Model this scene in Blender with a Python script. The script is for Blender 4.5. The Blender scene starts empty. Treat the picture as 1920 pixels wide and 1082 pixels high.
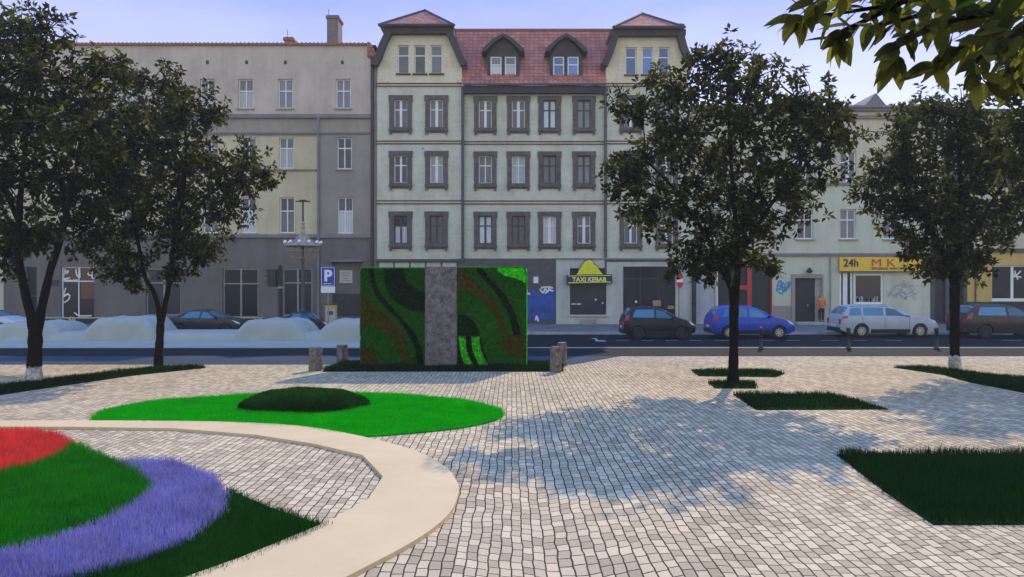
import bpy, bmesh, math, random
import numpy as np
from mathutils import Vector, Matrix, geometry
random.seed(7); rng = np.random.default_rng(7)
S = bpy.context.scene; COL = S.collection
F, CX, HY, H = 1300.0, 960.0, 535.0, 2.4          # focal length and centre in photo pixels, eye height in metres
YF = F*H/73.0; SF = F/YF                           # the street fronts stand at YF
def G(px, py, z=0.0):
    Y = F*(H-z)/(py-HY); return ((px-CX)/F*Y, Y)
def P(px, py, Y): return ((px-CX)/F*Y, Y, H+(HY-py)/F*Y)
def FX(px): return (px-CX)/SF
def FZ(py): return H+(HY-py)/SF

# ------------------------------------------------------------------ materials
def newmat(name):
    m = bpy.data.materials.new(name); m.use_nodes = True
    nt = m.node_tree; b = nt.nodes['Principled BSDF']
    return m, nt, b
def N(nt, t, **kw):
    n = nt.nodes.new(t)
    for k, v in kw.items():
        if k in n.inputs: n.inputs[k].default_value = v
        else: setattr(n, k, v)
    return n
def L(nt, a, b): nt.links.new(a, b)
def c4(c): return (c[0], c[1], c[2], 1)
def mat(name, col, rough=.7, var=.18, scale=3.0, fine=40.0, bump=.0, metal=0.0, spec=.5, col2=None):
    """plain surface with cloudy wear and fine grain"""
    m, nt, b = newmat(name)
    b.inputs['Roughness'].default_value = rough; b.inputs['Metallic'].default_value = metal
    b.inputs['Specular IOR Level'].default_value = spec
    tc = N(nt, 'ShaderNodeTexCoord')
    n1 = N(nt, 'ShaderNodeTexNoise', Scale=scale, Detail=6.0, Roughness=.65)
    n2 = N(nt, 'ShaderNodeTexNoise', Scale=fine, Detail=3.0)
    L(nt, tc.outputs['Object'], n1.inputs['Vector']); L(nt, tc.outputs['Object'], n2.inputs['Vector'])
    r = N(nt, 'ShaderNodeValToRGB'); e = r.color_ramp.elements
    e[0].position = .3; e[1].position = .72
    d = col2 if col2 else tuple(x*(1-var*1.6) for x in col)
    e[0].color = c4(d); e[1].color = c4(tuple(min(1, x*(1+var*.5)) for x in col))
    L(nt, n1.outputs['Fac'], r.inputs['Fac'])
    mx = N(nt, 'ShaderNodeMixRGB', blend_type='OVERLAY'); mx.inputs['Fac'].default_value = min(.9, var*1.5)
    L(nt, r.outputs['Color'], mx.inputs['Color1']); L(nt, n2.outputs['Fac'], mx.inputs['Color2'])
    if 'plaster' in name:        # rain streaks and soot running down the render coat
        mp = N(nt, 'ShaderNodeMapping'); mp.inputs['Scale'].default_value = (1.5, 1, .16); L(nt, tc.outputs['Object'], mp.inputs['Vector'])
        n3 = N(nt, 'ShaderNodeTexNoise', Scale=1.1, Detail=8.0, Roughness=.75); L(nt, mp.outputs[0], n3.inputs['Vector'])
        r3 = N(nt, 'ShaderNodeValToRGB'); r3.color_ramp.elements[0].position = .42; r3.color_ramp.elements[0].color = (1, 1, 1, 1); r3.color_ramp.elements[1].position = .74; r3.color_ramp.elements[1].color = (.62, .58, .52, 1)
        L(nt, n3.outputs['Fac'], r3.inputs['Fac']); m3 = N(nt, 'ShaderNodeMixRGB', blend_type='MULTIPLY'); m3.inputs['Fac'].default_value = .5
        L(nt, mx.outputs['Color'], m3.inputs['Color1']); L(nt, r3.outputs['Color'], m3.inputs['Color2']); mx = m3
    L(nt, mx.outputs['Color'], b.inputs['Base Color'])
    if bump:
        bp = N(nt, 'ShaderNodeBump', Strength=bump, Distance=.02)
        L(nt, n2.outputs['Fac'], bp.inputs['Height']); L(nt, bp.outputs['Normal'], b.inputs['Normal'])
    return m
def leafmat(name, cols, trans=.5, rough=.75, spec=.08, through=(2.2, 2.1, .7), patch=2.2, amp=.22):
    """foliage, grass and petals: every leaf or blade gets its own tone, light comes through"""
    m, nt, b = newmat(name); out = nt.nodes['Material Output']
    g = N(nt, 'ShaderNodeNewGeometry'); r = N(nt, 'ShaderNodeValToRGB'); e = r.color_ramp.elements
    e[0].color = c4(cols[0]); e[1].color = c4(cols[-1])
    for i, c in enumerate(cols[1:-1]):
        k = e.new((i+1)/(len(cols)-1)); k.color = c4(c)
    L(nt, g.outputs['Random Per Island'], r.inputs['Fac'])
    n1 = N(nt, 'ShaderNodeTexNoise', Scale=patch, Detail=4.0, Roughness=.65); L(nt, g.outputs['Position'], n1.inputs['Vector'])
    mr = N(nt, 'ShaderNodeMapRange'); mr.inputs['From Min'].default_value = .3; mr.inputs['From Max'].default_value = .7; mr.inputs['To Min'].default_value = 1-amp; mr.inputs['To Max'].default_value = 1+amp; L(nt, n1.outputs['Fac'], mr.inputs['Value'])
    pm = N(nt, 'ShaderNodeMixRGB', blend_type='MULTIPLY'); pm.inputs['Fac'].default_value = 1; L(nt, r.outputs['Color'], pm.inputs['Color1']); L(nt, mr.outputs['Result'], pm.inputs['Color2']); r = pm
    L(nt, r.outputs['Color'], b.inputs['Base Color'])
    b.inputs['Roughness'].default_value = rough; b.inputs['Specular IOR Level'].default_value = spec
    t = N(nt, 'ShaderNodeBsdfTranslucent')
    hs = N(nt, 'ShaderNodeMixRGB', blend_type='MULTIPLY'); hs.inputs['Fac'].default_value = 1
    hs.inputs['Color2'].default_value = (*through, 1)
    L(nt, r.outputs['Color'], hs.inputs['Color1']); L(nt, hs.outputs['Color'], t.inputs['Color'])
    mx = N(nt, 'ShaderNodeMixShader'); mx.inputs['Fac'].default_value = trans
    L(nt, b.outputs['BSDF'], mx.inputs[1]); L(nt, t.outputs['BSDF'], mx.inputs[2]); L(nt, mx.outputs[0], out.inputs['Surface'])
    return m
def brickmat(name, ctop, cbot, zsplit, bw=.26, bh=.08, k=.10, mort=.75):
    """painted brickwork with cream paint on the gables and green paint below, dirty streaks"""
    m, nt, b = newmat(name); b.inputs['Roughness'].default_value = .6
    g = N(nt, 'ShaderNodeNewGeometry'); sp = N(nt, 'ShaderNodeSeparateXYZ'); L(nt, g.outputs['Position'], sp.inputs[0])
    cb = N(nt, 'ShaderNodeCombineXYZ'); L(nt, sp.outputs['X'], cb.inputs['X']); L(nt, sp.outputs['Z'], cb.inputs['Y'])
    br = N(nt, 'ShaderNodeTexBrick', Scale=1.0); br.inputs['Brick Width'].default_value = bw; br.inputs['Row Height'].default_value = bh
    br.inputs['Mortar Size'].default_value = .010; br.inputs['Mortar Smooth'].default_value = .4
    br.inputs['Color1'].default_value = (1-k, 1-k, 1-k, 1); br.inputs['Color2'].default_value = (1, 1, 1, 1); br.inputs['Mortar'].default_value = (mort, mort, mort, 1)
    L(nt, cb.outputs[0], br.inputs['Vector'])
    n0 = N(nt, 'ShaderNodeTexNoise', Scale=.8, Detail=8.0, Roughness=.7); L(nt, g.outputs['Position'], n0.inputs['Vector'])
    mt = N(nt, 'ShaderNodeMath', operation='GREATER_THAN'); L(nt, sp.outputs['Z'], mt.inputs[0]); mt.inputs[1].default_value = zsplit
    mc = N(nt, 'ShaderNodeMixRGB'); mc.inputs['Color1'].default_value = c4(cbot); mc.inputs['Color2'].default_value = c4(ctop); L(nt, mt.outputs[0], mc.inputs['Fac'])
    st = N(nt, 'ShaderNodeMapping'); st.inputs['Scale'].default_value = (1.6, 1, .22); L(nt, g.outputs['Position'], st.inputs['Vector'])
    n3 = N(nt, 'ShaderNodeTexNoise', Scale=1.2, Detail=7.0, Roughness=.75); L(nt, st.outputs[0], n3.inputs['Vector'])
    rr = N(nt, 'ShaderNodeValToRGB'); rr.color_ramp.elements[0].position = .52; rr.color_ramp.elements[1].position = .78
    L(nt, n3.outputs['Fac'], rr.inputs['Fac'])
    dm = N(nt, 'ShaderNodeMixRGB'); dm.inputs['Color2'].default_value = (.42, .39, .26, 1); L(nt, mc.outputs['Color'], dm.inputs['Color1'])
    ml = N(nt, 'ShaderNodeMath', operation='MULTIPLY'); ml.inputs[1].default_value = .8; L(nt, rr.outputs['Color'], ml.inputs[0]); L(nt, ml.outputs[0], dm.inputs['Fac'])
    m1 = N(nt, 'ShaderNodeMixRGB', blend_type='MULTIPLY'); m1.inputs['Fac'].default_value = 1; L(nt, dm.outputs['Color'], m1.inputs['Color1']); L(nt, br.outputs['Color'], m1.inputs['Color2'])
    vo = N(nt, 'ShaderNodeTexVoronoi', Scale=.75, Randomness=1.0); L(nt, g.outputs['Position'], vo.inputs['Vector'])     # plugged holes and spalled bricks
    vt = N(nt, 'ShaderNodeMath', operation='LESS_THAN'); vt.inputs[1].default_value = .045; L(nt, vo.outputs['Distance'], vt.inputs[0])
    vd = N(nt, 'ShaderNodeMixRGB'); vd.inputs['Color2'].default_value = (.14, .13, .11, 1); L(nt, vt.outputs[0], vd.inputs['Fac']); L(nt, m1.outputs['Color'], vd.inputs['Color1'])
    ov = N(nt, 'ShaderNodeMixRGB', blend_type='OVERLAY'); ov.inputs['Fac'].default_value = .45; L(nt, vd.outputs['Color'], ov.inputs['Color1']); L(nt, n0.outputs['Fac'], ov.inputs['Color2'])
    L(nt, ov.outputs['Color'], b.inputs['Base Color'])
    bp = N(nt, 'ShaderNodeBump', Strength=.4, Distance=.01); L(nt, br.outputs['Fac'], bp.inputs['Height']); bp.invert = True; L(nt, bp.outputs['Normal'], b.inputs['Normal'])
    return m
def tilemat(name, c1, c2):
    m, nt, b = newmat(name); b.inputs['Roughness'].default_value = .92; b.inputs['Specular IOR Level'].default_value = .12
    g = N(nt, 'ShaderNodeNewGeometry'); sp = N(nt, 'ShaderNodeSeparateXYZ'); L(nt, g.outputs['Position'], sp.inputs[0])
    ad = N(nt, 'ShaderNodeMath', operation='ADD'); L(nt, sp.outputs['X'], ad.inputs[0]); L(nt, sp.outputs['Y'], ad.inputs[1])
    cb = N(nt, 'ShaderNodeCombineXYZ'); L(nt, ad.outputs[0], cb.inputs['X']); L(nt, sp.outputs['Z'], cb.inputs['Y'])
    br = N(nt, 'ShaderNodeTexBrick', Scale=1.0); br.inputs['Brick Width'].default_value = .30; br.inputs['Row Height'].default_value = .25
    br.inputs['Mortar Size'].default_value = .022; br.inputs['Mortar Smooth'].default_value = .8
    br.inputs['Color1'].default_value = c4(c1); br.inputs['Color2'].default_value = c4(c2); br.inputs['Mortar'].default_value = c4(tuple(x*.3 for x in c2))
    L(nt, cb.outputs[0], br.inputs['Vector'])
    n0 = N(nt, 'ShaderNodeTexNoise', Scale=1.3, Detail=6.0); L(nt, g.outputs['Position'], n0.inputs['Vector'])
    ov = N(nt, 'ShaderNodeMixRGB', blend_type='OVERLAY'); ov.inputs['Fac'].default_value = .5
    L(nt, br.outputs['Color'], ov.inputs['Color1']); L(nt, n0.outputs['Fac'], ov.inputs['Color2']); L(nt, ov.outputs['Color'], b.inputs['Base Color'])
    bp = N(nt, 'ShaderNodeBump', Strength=.7, Distance=.03); bp.invert = True; L(nt, br.outputs['Fac'], bp.inputs['Height']); L(nt, bp.outputs['Normal'], b.inputs['Normal'])
    return m
def settmat(name):
    """stone setts laid in gently curved rows; each stone has its own tone"""
    m, nt, b = newmat(name); b.inputs['Roughness'].default_value = .85; b.inputs['Specular IOR Level'].default_value = .08
    g = N(nt, 'ShaderNodeNewGeometry'); sp = N(nt, 'ShaderNodeSeparateXYZ'); L(nt, g.outputs['Position'], sp.inputs[0])
    def M(op, a, bb=None):
        n = N(nt, 'ShaderNodeMath', operation=op)
        for i, x in enumerate((a, bb)):
            if x is None: continue
            if isinstance(x, (int, float)): n.inputs[i].default_value = x
            else: L(nt, x, n.inputs[i])
        return n.outputs[0]
    X, Y = sp.outputs['X'], sp.outputs['Y']
    # shallow arcs, about 3 m across, folded at their valleys (segmental-arc laying)
    ph = M('PINGPONG', M('ADD', M('MULTIPLY', X, 1.0), 100.15), 2.45)
    arc = M('MULTIPLY', M('MULTIPLY', ph, ph), .05)
    nz = N(nt, 'ShaderNodeTexNoise', Scale=2.6, Detail=2.0); L(nt, g.outputs['Position'], nz.inputs['Vector'])
    nz2 = N(nt, 'ShaderNodeTexNoise', Scale=.5, Detail=2.0); L(nt, g.outputs['Position'], nz2.inputs['Vector'])
    nv = N(nt, 'ShaderNodeSeparateXYZ'); L(nt, nz.outputs['Color'], nv.inputs[0])
    U = M('ADD', X, M('ADD', M('MULTIPLY', nv.outputs['X'], .06), M('MULTIPLY', arc, .35)))
    V = M('ADD', M('ADD', Y, arc), M('ADD', M('MULTIPLY', nv.outputs['Y'], .06), M('MULTIPLY', nz2.outputs['Fac'], .8)))
    cb = N(nt, 'ShaderNodeCombineXYZ'); L(nt, V, cb.inputs['X']); L(nt, U, cb.inputs['Y'])
    br = N(nt, 'ShaderNodeTexBrick', Scale=1.0); br.inputs['Brick Width'].default_value = .155; br.inputs['Row Height'].default_value = .106
    br.inputs['Mortar Size'].default_value = .0082; br.inputs['Mortar Smooth'].default_value = .4; br.inputs['Bias'].default_value = .0
    br.squash = 1.15; br.squash_frequency = 3
    br.inputs['Color1'].default_value = (.37, .285, .18, 1); br.inputs['Color2'].default_value = (.62, .485, .31, 1); br.inputs['Mortar'].default_value = (.05, .038, .026, 1)
    L(nt, cb.outputs[0], br.inputs['Vector'])
    n0 = N(nt, 'ShaderNodeTexNoise', Scale=.35, Detail=5.0, Roughness=.6); L(nt, g.outputs['Position'], n0.inputs['Vector'])
    n1 = N(nt, 'ShaderNodeTexNoise', Scale=45.0, Detail=4.0); L(nt, g.outputs['Position'], n1.inputs['Vector'])
    o1 = N(nt, 'ShaderNodeMixRGB', blend_type='OVERLAY'); o1.inputs['Fac'].default_value = .35; L(nt, br.outputs['Color'], o1.inputs['Color1']); L(nt, n0.outputs['Fac'], o1.inputs['Color2'])
    o2 = N(nt, 'ShaderNodeMixRGB', blend_type='OVERLAY'); o2.inputs['Fac'].default_value = .3; L(nt, o1.outputs['Color'], o2.inputs['Color1']); L(nt, n1.outputs['Fac'], o2.inputs['Color2'])
    L(nt, o2.outputs['Color'], b.inputs['Base Color'])
    hh = M('ADD', M('MULTIPLY', br.outputs['Fac'], -1.0), M('MULTIPLY', n1.outputs['Fac'], .35))
    bp = N(nt, 'ShaderNodeBump', Strength=.55, Distance=.012); L(nt, hh, bp.inputs['Height']); L(nt, bp.outputs['Normal'], b.inputs['Normal'])
    return m
def glassmat(name, col, rough=.06, fold=0.0, spec=.5):
    """window pane with what stands right behind it: dark room or a hanging net curtain; blue tones paint in reflected sky"""
    m, nt, b = newmat(name); b.inputs['Roughness'].default_value = rough; b.inputs['Specular IOR Level'].default_value = spec
    g = N(nt, 'ShaderNodeNewGeometry')
    if fold:
        w = N(nt, 'ShaderNodeTexWave', Scale=3.2, Distortion=2.0, Detail=2.0); L(nt, g.outputs['Position'], w.inputs['Vector'])
        f = w.outputs['Color']
    else:
        w = N(nt, 'ShaderNodeTexNoise', Scale=1.4, Detail=3.0); L(nt, g.outputs['Position'], w.inputs['Vector']); f = w.outputs['Fac']
    mx = N(nt, 'ShaderNodeMixRGB'); mx.inputs['Color1'].default_value = c4(tuple(x*.65 for x in col)); mx.inputs['Color2'].default_value = c4(tuple(min(1, x*1.25) for x in col))
    oi = N(nt, 'ShaderNodeObjectInfo'); mr = N(nt, 'ShaderNodeMapRange'); mr.inputs['To Min'].default_value = .45; mr.inputs['To Max'].default_value = 1.5; L(nt, oi.outputs['Random'], mr.inputs['Value'])
    vs_ = N(nt, 'ShaderNodeMixRGB', blend_type='MULTIPLY'); vs_.inputs['Fac'].default_value = 1; L(nt, mx.outputs['Color'], vs_.inputs['Color1']); L(nt, mr.outputs['Result'], vs_.inputs['Color2'])
    L(nt, f, mx.inputs['Fac']); L(nt, vs_.outputs['Color'], b.inputs['Base Color'])
    return m
M = {}
M['setts'] = settmat('stone_setts')
M['asphalt'] = mat('asphalt', (0.0174, 0.0179, 0.0198), .85, .25, .6, 60, .3, 0, .06)
M['path_asphalt'] = mat('pale_asphalt', (0.0176, 0.0202, 0.0244), .85, .2, .5, 60, .25, 0, .06)
M['paving'] = mat('concrete_paving', (.20, .19, .185), .85, .25, .9, 30, .2, 0, .06)
M['shade_strip'] = mat('blue_grey_shade', (0.054, 0.0736, 0.1), .9, .15, .6, 60, .25, 0, .06)  # shade tone of the left strip, held in the colour
M['earth'] = mat('earth', (.09, .08, .06), .95, .3, .2, 8, .3)
M['kerb'] = mat('kerb_stone', (.42, .42, .41), .8, .2, 2, 40, .2)
M['apron'] = mat('pale_apron', (0.41, 0.395, 0.306), .9, .12, .8, 60, .3)
M['snow'] = mat('packed_snow', (0.41, 0.395, 0.324), .85, .06, 1.5, 70, .5)
M['line'] = mat('road_paint', (.50, .50, .50), .7, .35, 4, 40, .1)
M['cream_path'] = mat('cream_concrete', (0.6237, 0.4635, 0.2628), .75, .07, .8, 120, .12, 0, .15)
M['plaster_beige'] = mat('beige_plaster', (.56, .475, .40), .9, .16, .5, 25, .15)
M['plaster_cream'] = mat('cream_plaster', (0.5888, 0.51, 0.3354), .9, .16, .5, 25, .15)
M['plaster_grey'] = mat('grey_plaster', (0.297, 0.2653, 0.224), .9, .14, .5, 25, .15)
M['plaster_dark'] = mat('dark_grey_plaster', (0.1672, 0.1445, 0.1326), .9, .16, .6, 25, .15)
M['plaster_band'] = mat('mid_grey_plaster', (0.3432, 0.3017, 0.2613), .9, .14, .5, 25, .15)
M['brick'] = brickmat('painted_brick', (.69, .62, .45), (.56, .56, .455), FZ(163))
M['green_plaster'] = mat('pale_green_plaster', (0.567, 0.5695, 0.456), .9, .10, .5, 20, .12)
M['white_plaster'] = mat('off_white_plaster', (0.4928, 0.5015, 0.464), .85, .12, .7, 25, .12)
M['blue_plaster'] = mat('pale_blue_plaster', (0.4576, 0.4675, 0.5248), .85, .12, .7, 25, .12)
M['yellow_plaster'] = mat('pale_yellow_plaster', (0.594, 0.5418, 0.4056), .9, .14, .5, 20, .12)
M['ochre'] = mat('ochre_plaster', (.58, .40, .13), .85, .12, .6, 25, .1)
M['chimney'] = mat('sooty_chimney', (.20, .165, .15), .9, .25, 2, 20, .2)
M['tile'] = tilemat('red_roof_tile', (.48, .20, .16), (.36, .14, .115))
M['tile_edge'] = mat('tile_edge', (.33, .13, .09), .8, .3, 6, 40, .2)
M['dark_wood'] = mat('dark_brown_wood', (.050, .038, .036), .7, .3, 2, 30, .15)
M['black_trim'] = mat('black_trim', (.022, .022, .026), .6, .3, 2, 30)
M['stone_trim'] = mat('brown_window_surround', (.125, .105, .098), .85, .3, 3, 30, .2)
M['belt'] = mat('red_brown_brick_line', (.13, .065, .06), .8, .25, 4, 40)
M['cornice'] = mat('grey_cornice', (.21, .20, .20), .85, .2, 1, 30, .1)
M['white_frame'] = mat('white_window_frame', (.76, .76, .76), .5, .08, 3, 30)
M['dark_frame'] = mat('dark_window_frame', (.055, .045, .042), .5, .2, 3, 30)
M['sill'] = mat('window_sill', (.36, .34, .33), .8, .2, 3, 30)
M['glass_dark'] = glassmat('dark_window_glass', (.045, .047, .06), .04)
M['glass_grey'] = glassmat('greyish_window_glass', (.14, .14, .165), .12)
M['glass_curtain'] = glassmat('net_curtain_behind_glass', (.40, .41, .43), .2, 1)
M['glass_pale'] = glassmat('bright_window_glass', (.40, .46, .52), .15)
M['glass_sky_blue'] = glassmat('sky_blue_window_glass', (.10, .19, .42), .06)  # blue in the pane colour imitates reflected sky
M['shop_glass'] = glassmat('shop_glass', (.040, .043, .052), .12, 0, .15)
M['shop_interior'] = glassmat('shop_interior', (.055, .045, .045), .12, 0, .4)
M['orange_glass'] = glassmat('rust_poster_behind_glass', (.20, .07, .04), .25)
M['bare_metal'] = mat('grey_metal', (.30, .30, .31), .45, .2, 4, 40, 0, .6)
M['black_metal'] = mat('black_painted_metal', (.022, .023, .026), .45, .3, 4, 40)
M['dark_metal'] = mat('dark_grey_metal', (.07, .07, .075), .5, .25, 4, 40)
M['gold'] = mat('pale_gilt_metal', (.46, .38, .27), .5, .25, 8, 40, 0, .2)
M['lampglass'] = mat('white_globe', (.85, .85, .82), .25, .03)
M['barrier'] = mat('cream_yellow_rail_paint', (.52, .40, .22), .5, .2, 5, 30)
M['sign_blue'] = mat('sign_blue', (.012, .06, .36), .4, .08)
M['sign_white'] = mat('sign_white', (.78, .78, .78), .45, .06)
M['sign_red'] = mat('sign_red', (.50, .025, .03), .45, .1)
M['sign_yellow'] = mat('sign_yellow', (.80, .50, .035), .45, .1)
M['kebab_yellow'] = mat('kebab_sign_yellow', (.72, .72, .03), .45, .12)
M['kebab_pale'] = mat('kebab_letter_yellow', (.82, .78, .28), .45, .06)
M['navy'] = mat('navy_letters', (.02, .022, .06), .5, .05)
M['red_letter'] = mat('red_letters', (.55, .02, .05), .5, .08)
M['red_bar'] = mat('red_steel', (.42, .035, .03), .5, .12)
M['graffiti_blue'] = mat('blue_spray_paint', (.03, .24, .42), .6, .15, 8)
M['graffiti_pink'] = mat('faded_spray_paint', (.50, .36, .34), .7, .2, 8)
M['graffiti_grey'] = mat('grey_spray_paint', (.34, .37, .42), .7, .2, 8)
M['graffiti_white'] = mat('white_spray_paint', (.74, .74, .70), .6, .12, 8)
M['blue_mural'] = mat('blue_painted_shutter', (.028, .095, .40), .6, .3, 1.6, 14, 0, 0, .4, (.02, .04, .16))
M['meter'] = mat('beige_meter', (.46, .43, .36), .5, .12)
M['meter_yellow'] = mat('meter_yellow', (.62, .47, .05), .5, .1)
M['bark'] = mat('dark_bark', (.013, .010, .008), 1, .35, 6, 40, .6, 0, .04)
M['limewash'] = mat('lime_wash', (.52, .48, .45), .9, .45, 9, 30, .3, 0, .3, (.12, .10, .09))
M['leaf'] = leafmat('tree_leaf', [(.004, .0045, .003), (.007, .008, .004), (.012, .014, .005), (.005, .006, .005), (.024, .029, .008)], .5, .8, .05, (9.5, 9.0, 3.0))
M['leaf_near'] = leafmat('broad_leaf', [(.018, .022, .007), (.030, .036, .011), (.060, .067, .020), (.011, .012, .005)], .55, .8, .05, (4.5, 4.3, 1.8))
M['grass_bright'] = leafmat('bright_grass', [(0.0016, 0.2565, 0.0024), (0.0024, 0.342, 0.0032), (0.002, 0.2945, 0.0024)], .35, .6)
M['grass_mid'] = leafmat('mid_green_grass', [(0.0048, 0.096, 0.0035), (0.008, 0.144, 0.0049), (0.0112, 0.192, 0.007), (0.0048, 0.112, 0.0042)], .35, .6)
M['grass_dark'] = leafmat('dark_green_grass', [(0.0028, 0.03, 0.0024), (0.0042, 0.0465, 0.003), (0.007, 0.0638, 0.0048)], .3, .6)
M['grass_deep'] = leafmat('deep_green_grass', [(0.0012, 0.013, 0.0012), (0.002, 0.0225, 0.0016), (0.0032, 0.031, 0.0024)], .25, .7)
M['grass_lime'] = leafmat('pale_edge_grass', [(.03, .22, .015), (.06, .32, .03)], .35, .6)
M['lavender'] = leafmat('lavender_blades', [(.12, .12, .46), (.16, .16, .55), (.21, .21, .62), (.14, .13, .50)], .3, .7)
M['redflower'] = leafmat('red_blades', [(0.45, 0.0253, 0.0385), (0.55, 0.0403, 0.055), (0.575, 0.0747, 0.0825), (0.35, 0.023, 0.033)], .3, .7)
M['shrub'] = leafmat('shrub_leaf', [(.006, .038, .005), (.010, .060, .006), (.016, .080, .010), (.005, .028, .006)], .3, .6)
M['soil'] = mat('bed_soil_green', (.012, .04, .010), .95, .3, 8, 40, .4, 0, .03)
M['soil_bright'] = mat('turf_base', (.008, .20, .008), .95, .2, 8, 40, .4, 0, .03)
M['soil_lav'] = mat('lavender_base', (.11, .10, .32), .95, .2, 8, 40, .4, 0, .03)
M['soil_red'] = mat('red_base', (.32, .05, .05), .95, .2, 8, 40, .4, 0, .03)
M['moss_green'] = leafmat('moss_green', [(0.0055, 0.0558, 0.0012), (0.0146, 0.1395, 0.0012), (0.0218, 0.1953, 0.0018), (0.0091, 0.093, 0.0012)], .2, .8, patch=9.0, amp=.45)
M['moss_lit_fringe'] = leafmat('moss_lit_fringe', [(.012, .12, .006), (.03, .26, .012), (.02, .18, .01)], .3, .8)
M['moss_dark'] = leafmat('moss_dark', [(.004, .016, .004), (.006, .024, .005)], .2, .8, patch=9.0, amp=.45)
M['moss_black'] = leafmat('moss_black', [(.004, .005, .003), (.006, .007, .004)], .2, .8, patch=9.0, amp=.45)
M['moss_brown'] = leafmat('moss_brown', [(0.135, 0.0884, 0.003), (0.2025, 0.1235, 0.004), (0.1013, 0.0754, 0.003), (0.0473, 0.078, 0.004)], .2, .8, patch=9.0, amp=.45)
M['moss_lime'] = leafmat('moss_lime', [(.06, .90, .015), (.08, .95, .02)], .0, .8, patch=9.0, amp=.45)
M['granite'] = mat('rough_granite', (.17, .155, .155), .9, .55, 7, 22, .9, 0, .3, (.055, .05, .05))
M['post_stone'] = mat('rough_post_stone', (.20, .17, .145), .9, .55, 9, 26, .9, 0, .3, (.05, .045, .04))
M['tyre'] = mat('tyre_rubber', (.014, .014, .015), .85, .2)
M['rim'] = mat('alloy_rim', (.50, .50, .51), .35, .1, 4, 40, 0, .7)
M['headlamp'] = mat('lamp_lens', (.62, .64, .68), .12, .1)
M['tail'] = mat('tail_lamp_lens', (.42, .035, .045), .2, .15)
M['plate'] = mat('number_plate', (.72, .72, .70), .5, .1)
M['car_glass'] = glassmat('car_glass', (.05, .15, .21), .05, 0, .6)  # blue tint painted in for the sky these windows mirror
M['car_plastic'] = mat('black_plastic', (.020, .020, .022), .6, .15)
def paint(name, col):
    m = mat(name, col, .34, .05, 2, 30, 0, 0, .35); m.node_tree.nodes['Principled BSDF'].inputs['Coat Weight'].default_value = .15
    return m
M['paint_black'] = paint('black_car_paint', (.012, .012, .018)); M['paint_blue'] = paint('blue_car_paint', (.015, .06, .42))
M['paint_silver'] = paint('silver_car_paint', (.40, .43, .47)); M['paint_black'].node_tree.nodes['Principled BSDF'].inputs['Coat Weight'].default_value = 0; M['paint_dark'] = paint('dark_plum_car_paint', (.03, .022, .024))
M['paint_white'] = paint('white_car_paint', (.55, .56, .57)); M['paint_char'] = paint('charcoal_car_paint', (.020, .022, .026))
M['skin'] = mat('skin', (.42, .26, .19), .6, .06); M['orange_cloth'] = mat('orange_cloth', (.62, .20, .05), .9, .15, 8)
M['dark_cloth'] = mat('dark_cloth', (.016, .016, .020), .9, .2, 8); M['poster'] = mat('poster_paper', (.50, .47, .44), .7, .2, 5)
M['cardboard'] = mat('cardboard', (.38, .27, .14), .8, .15, 4)

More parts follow.
